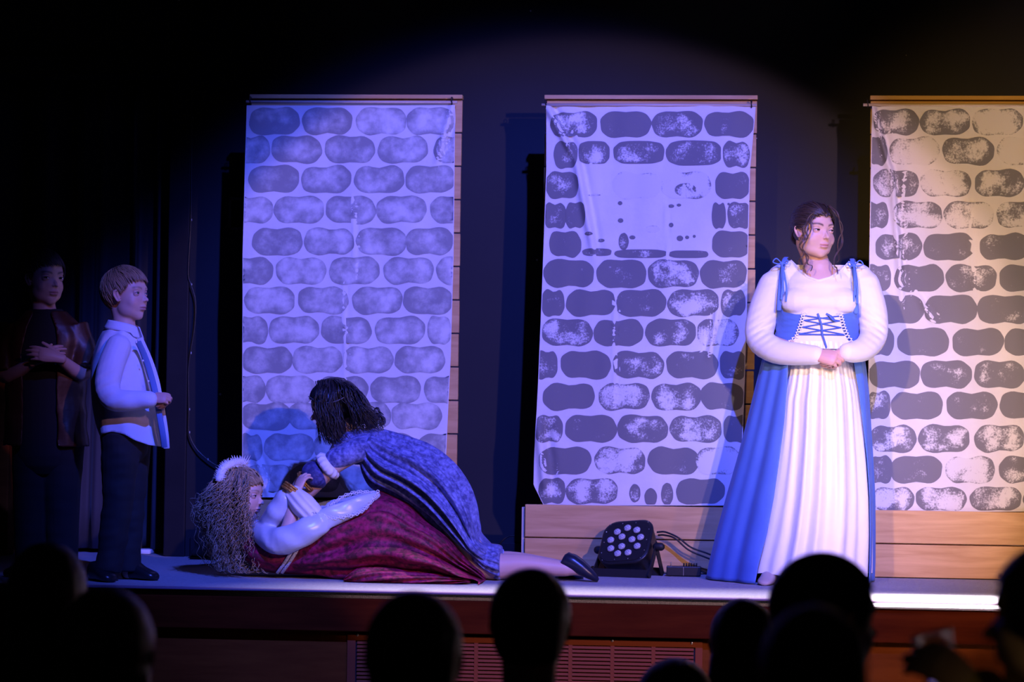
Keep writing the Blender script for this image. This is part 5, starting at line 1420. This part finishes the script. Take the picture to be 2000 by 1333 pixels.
    for k in range(90):
        a = (r.uniform(430, 500), 1112, r.uniform(-.16, .1)); pts = [P(a[0], 1085, a[2]), P(a[0] + r.normal() * 8, 1108, a[2]), P(a[0] + r.uniform(0, 26), 1118, a[2] - .02)]
        for q in pts: q[2] = max(q[2], .01)
        curl_lock(hr, pts, .002, .001, .008, 3, hc * r.uniform(.5, 1.3), seed=k + 700, n=4, k=24)
    build(hr, 'hair', M_HAIR, t)
    o = MB(); r = np.random.default_rng(3); arc = catmull(np.array([P(428, 935, -.1), P(436, 916, -.08), P(455, 906, -.03), P(470, 905, .03), P(478, 915, .09)]), 10)
    for k in range(900):
        c = arc[r.integers(0, len(arc))]; d = r.normal(size=3); d /= np.linalg.norm(d)
        o.tube([c, c + d * .012, c + d * r.uniform(.018, .03) + np.array([0, 0, .003])], [.0016, .0013, .0005], 3, rnd=False)
    for k in range(8): 
        c = P(462 + 2 * k, 912, -.03 + .01 * k); o.tube([c, c + np.array([.004 * (k - 3), 0, .025]), c + np.array([.007 * (k - 3), 0, .045])], [.003, .002, .0008], 5)
    o.tube(arc, .017, 10); build(o, 'fur_headband', mat('white_fur', (.8, .8, .85), .9, sheen=.5), t)
lying_girl()

# ------------------------------------------------------------------ the girl leaning over her in the violet velvet dress
def leaning_girl():
    Y = -.62; s = mpp(Y)
    def P(px, py, dy=0): return at(px, py, Y + dy)
    t = thing('person', 'dark-haired girl in violet-blue crushed velvet dress kneeling and leaning over the lying girl', 'person', (P(900, 1100)[0], Y, 0))
    sk = np.array([.62, .4, .33]); h = 103 * s
    fr = Frame(P(648, 796), (-.95, -.08, -.3), (-.28, 0, 1), h)
    Vh, Fh = head_mesh(fr, chub=1.08, nose=.9, neck_to=P(690, 862, .02), neck_r=.042, jaw=.95)
    Ch = skin_colors(Vh, fr, sk, brow=(.05, .03, .025), lip=(.5, .2, .2), blush=.25)
    eyes, lid = eye_parts(fr, gaze=(0, -8), openu=9, openl=8, iris=(.04, .03, .02), base=sk)
    lo = MB()
    lo.tube([P(690, 862), P(712, 872), P(770, 905), P(835, 950), P(868, 980)], [(.045, .045), (.068, .11), (.07, .11), (.075, .11), (.075, .11)], 20, ref=(0, 0, 1), sub=3)
    for dy, kx, ft in ((-.07, 945, 1105), (.09, 935, 1085)):
        k = np.array([P(kx, 1110, dy)[0], Y + dy, .06]); lo.tube([P(868, 985, dy * .7), (P(868, 985, dy) * .5 + k * .5) + np.array([-.02, 0, 0]), k], [.06, .055, .05], 14, sub=3)
        f_ = np.array([P(ft, 1112, dy)[0], Y + dy, .05]); lo.tube([k, k + np.array([.06, 0, -.005]), (k + f_) / 2 + np.array([0, 0, .008]), f_], [.056, .054, .044, .031], 16, sub=4)
        lo.tube([f_, f_ + np.array([.04, 0, .0]), f_ + np.array([.075, 0, -.01])], [.028, .026, .02], 12, sub=3)
    lo.tube([P(706, 880, -.1), P(652, 912, -.15), P(606, 962, -.14)], [.038, .034, .024], 12, sub=4)
    lo.tube([P(700, 878, .1), P(640, 915, .13), P(598, 955, .06)], [.038, .034, .024], 12, sub=4)
    Vl, Fl = fused(lo, .006, 4)
    hm = MB(); w1 = P(606, 962, -.14); hand_parts(hm, w1, P(578, 975, -.15) - w1, (.1, -.85, .5), .13, -1, curl=(30, 40, 25), thumb=(30, 15))
    hm2 = MB(); w2 = P(598, 955, .06); hand_parts(hm2, w2, P(572, 972, .03) - w2, (.1, .5, .8), .13, 1, curl=(30, 40, 25), thumb=(30, 15))
    Va, Fa = fused(hm, .0023, 3); Vb, Fb = fused(hm2, .0023, 3)
    build(join_parts([(Vh, Fh, Ch), (Vl, Fl, sk), (Va, Fa, sk), (Vb, Fb, sk), (lid.verts(), lid.f, np.concatenate(lid.c))]), 'body', M_SKIN, t)
    for e in eyes: build(e, 'eye', M_EYE, t)
    M_VIO = velvet('violet_blue_velvet', (.05, .06, .2), (.22, .25, .56), 13., .6)
    # bodice
    o = MB()
    V, F = loft2([(662, 848), (690, 838), (722, 836), (748, 838)], [(640, 898), (668, 906), (694, 908), (712, 908)], [.08, .12, .13, .13], Y, 40, lambda a, q: .003 * math.sin(a * 8 + 9 * q), 4); o.add(V, F)
    o.tube([P(704, 878, -.1), P(680, 886, -.135), P(655, 898, -.15)], [.05, .05, .046], 18, sub=4); o.tube([P(700, 876, .1), P(660, 898, .13), P(630, 922, .11)], [.05, .048, .044], 18, sub=4)
    V, F = fused(o, .0055, 4); V = V + (.003 * vnoise(V, 45, 8))[:, None] * np.array((0, -1, .3)); o = MB(); o.add(V, F); build(o, 'bodice', M_VIO, t)
    # gathered skirt sweeping over hips and knees to the hem
    up = [(738, 838), (765, 848), (800, 861), (840, 879), (880, 910), (908, 948), (925, 985), (934, 1022), (940, 1046), (956, 1062), (974, 1068)]
    lw = [(704, 900), (712, 925), (730, 950), (768, 968), (806, 990), (840, 1015), (870, 1042), (898, 1066), (922, 1090), (950, 1115), (976, 1128)]
    dep = [.13, .145, .165, .18, .19, .2, .205, .2, .185, .16, .11]
    def fold(a, q):
        return (.004 + .012 * math.sin(min(1, q * 1.3) * 3.1)) * (math.sin(a * 13 + 2.2 * math.sin(3 * a) + 2.5 * q) + .5 * math.sin(a * 23 + 1)) * (1 - .45 * smooth01(q, .55, .9)) + .005 * math.sin(q * 26 + 4 * a) * smooth01(q, .55, .9)
    V, F = loft2(up, lw, dep, Y, 130, fold, 7); V[:, 2] = np.maximum(V[:, 2], .004); o = MB(); o.add(V, F); build(o, 'gathered_skirt', M_VIO, t)
    # frilled hem over the calf
    V, F = loft2([(930, 1055), (952, 1062), (974, 1066), (980, 1072)], [(925, 1100), (948, 1120), (972, 1133), (980, 1133)], [.12, .125, .13, .12], Y - .03, 60, lambda a, q: .007 * q * math.sin(a * 15), 4); V[:, 2] = np.maximum(V[:, 2], .003); o = MB(); o.add(V, F); build(o, 'frilled_hem', M_VIO, t)
    # sleeve: white ruffle, blue puff, gold braid
    ax = nrm(P(600, 945, -.14) - P(655, 900, -.15)); a1 = nrm(np.cross(ax, (0, 1, 0))); a2 = np.cross(ax, a1)
    def rr(c, rad, dep_, f, n=60): return np.array([c + (a1 * math.cos(x) * rad + a2 * math.sin(x) * dep_) * (1 + f(x)) for x in np.arange(n) * 6.2832 / n])
    c = P(641, 910, -.15); o = MB()
    o.add(*loft([rr(c - ax * .02, .046, .045, lambda x: .02 * math.sin(14 * x)), rr(c - ax * .008, .06, .055, lambda x: .05 * math.sin(14 * x)), rr(c + ax * .008, .062, .058, lambda x: .07 * math.sin(14 * x + .6)), rr(c + ax * .02, .05, .048, lambda x: .03 * math.sin(14 * x))])); build(o, 'white_ruffle', M_WHITE, t)
    c = P(614, 930, -.15); o = MB(); o.ell(c, (.06, .055, .05), np.stack([a1, a2, ax], 1), 28, 20); V = o.v[0]; V += (.004 * vnoise(V, 50, 3))[:, None]; build(o, 'puff_sleeve', velvet('deep_blue_velvet', (.02, .025, .12), (.09, .1, .3), 14., .6), t)
    c = P(598, 942, -.15)
    for k in range(2): o = MB(); o.tube(np.vstack([rr(c + ax * (.008 * k - .004), .046, .042, lambda x: .03 * math.sin(11 * x)), rr(c + ax * (.008 * k - .004), .046, .042, lambda x: .03 * math.sin(11 * x))[:1]]), .0045, 6, caps=False); build(o, 'gold_braid', M_GOLD, t)
    # shoe of the near foot, toe on the floor and heel up
    M_SH = mat('navy_leather', (.012, .014, .03), .3)
    h0, t0 = P(1100, 1090, -.07), P(1172, 1128, -.07); d = nrm(t0 - h0); up_ = nrm(np.cross((0, 1, 0), d)); up_ = up_ if up_[2] > 0 else -up_; rings = []
    L = np.linalg.norm(t0 - h0)
    for q, wd, hg in ((0, .026, .022), (.06, .031, .032), (.25, .033, .034), (.5, .037, .03), (.75, .037, .022), (.92, .028, .014), (1, .012, .007)):
        cc = h0 + d * L * q - up_ * (.034 - hg) * .6; rings.append(np.array([cc + np.array([0, 1., 0]) * wd * math.cos(x) + up_ * hg * (np.sign(math.sin(x)) * abs(math.sin(x)) ** .8) for x in np.arange(22) * 6.2832 / 22]))
    o = MB(); o.add(*loft(rings)); V = o.v[0]; V[:, 2] = np.maximum(V[:, 2], .002); sh = build(o, 'shoe', M_SH, t)
    o = MB(); o.tube([h0 + up_ * .026 + d * L * .06, h0 + up_ * .033 + d * L * .25, h0 + up_ * .026 + d * L * .5, h0 + up_ * .012 + d * L * .75, h0 - up_ * .006 + d * L * .96], .0022, 6, sub=4); build(o, 'sole_seam', M_RUB if 'M_RUB' in globals() else M_SH, sh)
    build(shoe_mesh((P(1085, 1100, .09)[0], Y + .09, 0), (P(1140, 1100, .09)[0], Y + .09, 0), .07, .05), 'shoe', M_SH, t)
    # dark wavy hair and a thin band
    hr = MB(); hc = np.array((.02, .016, .02)); r = np.random.default_rng(22)
    ln = ([-.6, -.2, -.05, .04, .13, .22, .3, .45], [-.5, -.45, -.4, -.3, -.1, .16, .3, .36]); scalp_cap(hr, fr, hc, ln, rad=(.36, .46, .43), seed=14, rough=.02)
    vm = MB(); vm.ell(fr(0, -.1, .08), np.array((.37, .44, .43)) * h, fr.R, 24, 16)
    vm.tube([P(655, 770, 0), P(650, 815, 0), P(668, 852, 0)], [(.05, .11), (.062, .12), (.03, .1)], 18, sub=3, ref=(1, 0, 0)); vm.tube([P(672, 765, 0), P(700, 795, 0), P(728, 828, 0)], [(.05, .1), (.048, .11), (.02, .09)], 18, sub=3, ref=(0, 0, 1))
    Vm, Fm = fused(vm, .006, 6); Lm = fr.loc(Vm); Vm, Fm, _ = cut(Vm, Fm, ~((Lm[:, 1] > .16) & (Lm[:, 2] < .3)))
    Vm = Vm + (.004 * np.sin(Vm[:, 0] * 120 + 5 * vnoise(Vm, 30, 2)))[:, None] * np.array((0, -1, .2)); hr.add(Vm, Fm, np.array(hc) * .8)
    c_ = np.array((0, -.07, .115)); rd = np.array((.37, .465, .438))
    for k in range(260):
        a = r.uniform(-1.2, 1.2); st = np.array((.34 * math.sin(a * 1.2), .36 * math.cos(a * 1.15) - .02, .3 - .16 * abs(a) ** 1.6 + r.normal() * .02)); en = np.array((.33 * math.sin(a) + r.normal() * .05, -.42, -.02 + r.normal() * .1)); pts = []
        for q in np.linspace(0, 1, 6):
            m_ = st * (1 - q) + en * q + np.array((np.sign(st[0]) * .12 * math.sin(q * 3.14), 0, .2 * math.sin(q * 3.14) * (1 - abs(a) / 1.8))); pts.append(fr(on_scalp(m_, rd, c_, 1.0 + .02 * math.sin(q * 3.1) + r.uniform(0, .012))))
        hr.tube(pts, [.001, .0024, .0026, .0026, .0024, .0016], 4, sub=2, rnd=False, col=hc * r.uniform(.5, 1.8))
    for k in range(820):
        u = r.uniform(0, 1); dy = r.uniform(-.12, .1)
        st = (625 + 55 * u + r.normal() * 4, 745 - 8 * math.sin(u * 3.1) + 8 * u, dy * .5)
        if u < .55: en = (640 + 60 * u + r.normal() * 12, r.uniform(845, 872), dy * 1.15); mid = (618 + 70 * u + r.normal() * 5, 800 + r.normal() * 5, dy * 1.2)
        else: en = (690 + 110 * (u - .55) + r.uniform(-6, 16), r.uniform(815, 850) - 12 * (u - .55), dy * 1.05); mid = (668 + 55 * (u - .4) + r.normal() * 5, 780 + r.normal() * 6, dy * 1.15)
        pts = [P(*st), P((st[0] + mid[0]) / 2, (st[1] + mid[1]) / 2 - 6, dy * 1.0), P(*mid), P((mid[0] + en[0]) / 2 + 2, (mid[1] + en[1]) / 2, dy * 1.22), P(*en)]
        curl_lock(hr, pts, .0021, .0009, r.uniform(.004, .007), 2.1, hc * r.uniform(.5, 2.0), seed=int(u * 14) + 40, n=3, k=36)
    for k in range(14): curl_lock(hr, [P(700, 800, -.06 + .01 * k), P(722, 815, -.06 + .01 * k), P(738, 812 + r.normal() * 4, -.06 + .01 * k), P(750, 824 + r.normal() * 4, -.06 + .01 * k), P(740, 830 + r.normal() * 3, -.06 + .01 * k)], .004, .0015, .006, 1.6, hc * r.uniform(.6, 2), seed=k + 900, k=32)
    build(hr, 'hair', M_HAIR, t)
    o = MB(); o.tube([P(603, 775, -.05), P(620, 785, -.1), P(645, 787, -.125), P(670, 778, -.125), P(690, 765, -.1)], .0022, 6, sub=5); 
    build(o, 'head_chain', mat('dark_beads', (.2, .2, .25), .3, metal=.6), t)
leaning_girl()

# ------------------------------------------------------------------ the audience, seen from behind against the stage
M_DHAIR = mat('dark_hair', (.012, .008, .007), .45, (.02, .013, .01), 40, stretch=(1, 1, .2), bump=.5, bscale=90)
M_BHAIR = mat('brown_hair', (.03, .016, .014), .4, (.06, .03, .025), 40, stretch=(1, 1, .2), bump=.5, bscale=90)
M_HALLT = mat('dark_denim', (.012, .013, .02), .85)
def viewer(label, px, top, D, wpx, hairlen=0., turn=0., tilt=0., hair=None, cloth=(.012, .012, .016), sh=1.0, hair_w=1.0, tail=None, hold=None):
    """a seated spectator: px = column of the head centre, top = row of the crown, D = depth plane, wpx = head width in pixels"""
    Y = D; s = mpp(Y, px); w = wpx * s * .5
    h = w / .37; ct = at(px, top, Y); C = ct - np.array([0, 0, h * .52])
    fw = np.array([math.sin(turn), math.cos(turn), -.05]); fr = Frame(C, fw, (math.sin(tilt), 0, 1), h)
    t = thing('person', label, 'person', (C[0], Y, -.9), 'seated audience in front of the stage')
    sk = np.array([.5, .32, .25]); zs = C[2] - h * .98; k = h / .225
    nk = np.array([C[0], Y - .01, zs + .03 * k])
    Vh, Fh = head_mesh(fr, neck_to=nk - (0, 0, .04), neck_r=.055 * k, voxel=.005)
    Ch = skin_colors(Vh, fr, sk)
    lo = MB(); hip = np.array([C[0], Y + .02, -.42])
    lo.tube([nk - (0, 0, .02), nk - (0, 0, .08 * k), nk - (0, 0, .2 * k), (nk * .4 + hip * .6), hip], [(.06 * k, .055 * k), (.15 * k * sh, .085 * k), (.17 * k * sh, .1 * k), (.15 * k * sh, .11 * k), (.17 * k, .12 * k)], 18, ref=(1, 0, 0), sub=3)
    for q in (-1, 1):
        a = nk + np.array([q * .165 * k * sh, 0, -.11 * k]); e = a + np.array([q * .04, .06, -.27 * k]); hnd = np.array([C[0] + q * .09, Y + .3, -.36])
        if hold is not None and q < 0: e, hnd = (a + hold) / 2 + np.array([.04, .02, -.03]), hold + np.array([.045, -.01, -.03])
        lo.tube([a, e, hnd], [.05 * k, .042 * k, .03 * k], 10, sub=3)
        kn = np.array([C[0] + q * .1, Y + .42, -.42]); ft = np.array([C[0] + q * .11, Y + .42, -.86]); lo.tube([hip + (q * .08, 0, 0), kn, ft], [.085, .06, .04], 10, sub=3); lo.tube([ft - (0, .03, .002), ft + (0, .14, -.01)], [.036, .03], 8)
    Vl, Fl = fused(lo, .012, 3); ex = []
    if hold is not None:
        hm = MB(); w_ = hold + np.array([.045, -.01, -.03]); hand_parts(hm, w_, hold + np.array([-.02, -.04, .02]) - w_, (.3, -.8, .2), .16, 1, curl=(40, 45, 30), thumb=(40, 30)); va, fa = fused(hm, .004, 2); ex = [(va, fa, sk)]
    build(join_parts([(Vh, Fh, Ch), (Vl, Fl, sk)] + ex), 'body', M_SKIN, t)
    # clothes
    cl = MB()
    cl.tube([nk - (0, 0, .03 * k), nk - (0, 0, .09 * k), nk - (0, 0, .2 * k), (nk * .4 + hip * .6), hip - (0, 0, .03)], [(.075 * k, .068 * k), (.16 * k * sh, .1 * k), (.187 * k * sh, .12 * k), (.17 * k * sh, .13 * k), (.19 * k, .14 * k)], 20, ref=(1, 0, 0), sub=3)
    for q in (-1, 1):
        a = nk + np.array([q * .165 * k * sh, 0, -.115 * k]); e = a + np.array([q * .04, .06, -.27 * k]); hnd = np.array([C[0] + q * .09, Y + .27, -.36])
        if hold is not None and q < 0: e, hnd = (a + hold) / 2 + np.array([.04, .02, -.03]), hold + np.array([.055, -.01, -.035])
        cl.tube([a, e, hnd], [.064 * k, .055 * k, .045 * k], 10, sub=3)
    V, F = fused(cl, .012, 3); o = MB(); o.add(V, F); build(o, 'top', mat('audience_cloth_%d' % len(MATS), cloth, .85, tuple(c * 1.4 for c in cloth), 12, bump=.2, bscale=20), t)
    o = MB()
    for q in (-1, 1):
        kn = np.array([C[0] + q * .1, Y + .42, -.42]); ft = np.array([C[0] + q * .11, Y + .42, -.83]); o.tube([hip + (q * .08, 0, 0), kn, ft], [.1, .075, .06], 12, sub=3)
    V, F = fused(o, .014, 2); o = MB(); o.add(V, F); build(o, 'trousers', M_HALLT, t)
    # hair
    o = MB(); hw = hair_w
    o.ell(fr(0, -.08, .115), np.array((.37 * hw, .46, .42)) * h, fr.R, 26, 18)
    o.ell(fr(0, -.16, -.08), np.array((.33 * hw, .33, .32)) * h, fr.R, 26, 16)
    if hairlen > 0:
        for q in np.linspace(-1, 1, 7):
            a = fr(.26 * hw * q, -.3 + .18 * abs(q), -.1); b_ = a + np.array([.05 * q * hairlen, -.05, -hairlen * .55]); c_ = a + np.array([.09 * q * hairlen, -.045, -hairlen])
            o.tube([a, b_, c_], [.1 * h, .1 * h, .045 * h], 10, sub=3)
    if tail is not None:
        o.tube([fr(0, -.45, .1), fr(0, -.62, .0), fr(.05, -.6, -.35)], [.07 * h, .09 * h, .03 * h], 10, sub=4)
    V, F = fused(o, .007, 4); Ll = fr.loc(V); cut_ = ~((Ll[:, 1] > .2) & (Ll[:, 2] < .25)); V, F, _ = cut(V, F, cut_)
    V = V * 1.0; V += (.004 * vnoise(V * (3, 3, .8), 30, int(px)))[:, None] * nrm((0, -1, .2))
    o = MB(); o.add(V, F); build(o, 'hair', hair or M_DHAIR, t)
    return t, fr, nk, k

viewer('long-haired spectator at the far left, dark against the stage edge', 97, 1062, -5.45, 150, .32)
viewer('long-haired spectator with violet light on the right side of the hair, below the pale-shirted boy', 212, 1150, -6.6, 188, .42, hair=M_BHAIR, hair_w=1.0)
viewer('spectator in front of the left end of the vent grille', 812, 1158, -6.65, 192, .0, sh=.9)
viewer("spectator whose head overlaps the kneeling girl's bare leg", 1038, 1112, -5.8, 160, .0, sh=.85)
viewer('short spectator with only the crown showing at the right end of the vent grille', 1320, 1288, -5.0, 160, .0)
viewer('spectator left of the tall head, crown level with the stage lip', 1452, 1172, -4.1, 132, .1)
viewer('tallest spectator in front of the standing girl, head turned to the right', 1622, 1082, -6.15, 186, .0, turn=.95, sh=1.0)
viewer('spectator directly in front of the tallest head', 1590, 1185, -7.7, 212, .15, sh=.95)
hc9 = at(1852, 1312, -6.9)
t9, fr9, nk9, k9 = viewer('spectator in an olive top at the right edge holding up a clear cup', 2048, 1062, -7.0, 215, .0, turn=-1.2, cloth=(.3, .22, .04), sh=1.2, hold=hc9)
def cup():
    c = hc9 + np.array([-.005, .0, -.03]); ax = nrm((-.25, .1, 1)); a1 = nrm(np.cross(ax, (0, 1, 0))); a2 = np.cross(ax, a1); n = 24
    def rg(z, r): return np.array([c + ax * z + (a1 * math.cos(x) + a2 * math.sin(x)) * r for x in np.arange(n) * 6.2832 / n])
    mb = MB(); mb.add(*loft([rg(.002, .02), rg(0, .024), rg(.05, .028), rg(.09, .032), rg(.094, .033), rg(.09, .0305), rg(.05, .0265), rg(.004, .0225), rg(.004, .002)]))
    m, nt, b = newmat('clear_plastic'); b.inputs['Base Color'].default_value = (.85, .85, .9, 1); b.inputs['Roughness'].default_value = .06; b.inputs['Transmission Weight'].default_value = .75; b.inputs['IOR'].default_value = 1.4
    tag(build(mb, 'plastic_cup', m), 'clear plastic cup held up by the spectator at the right edge', 'cup')
cup()
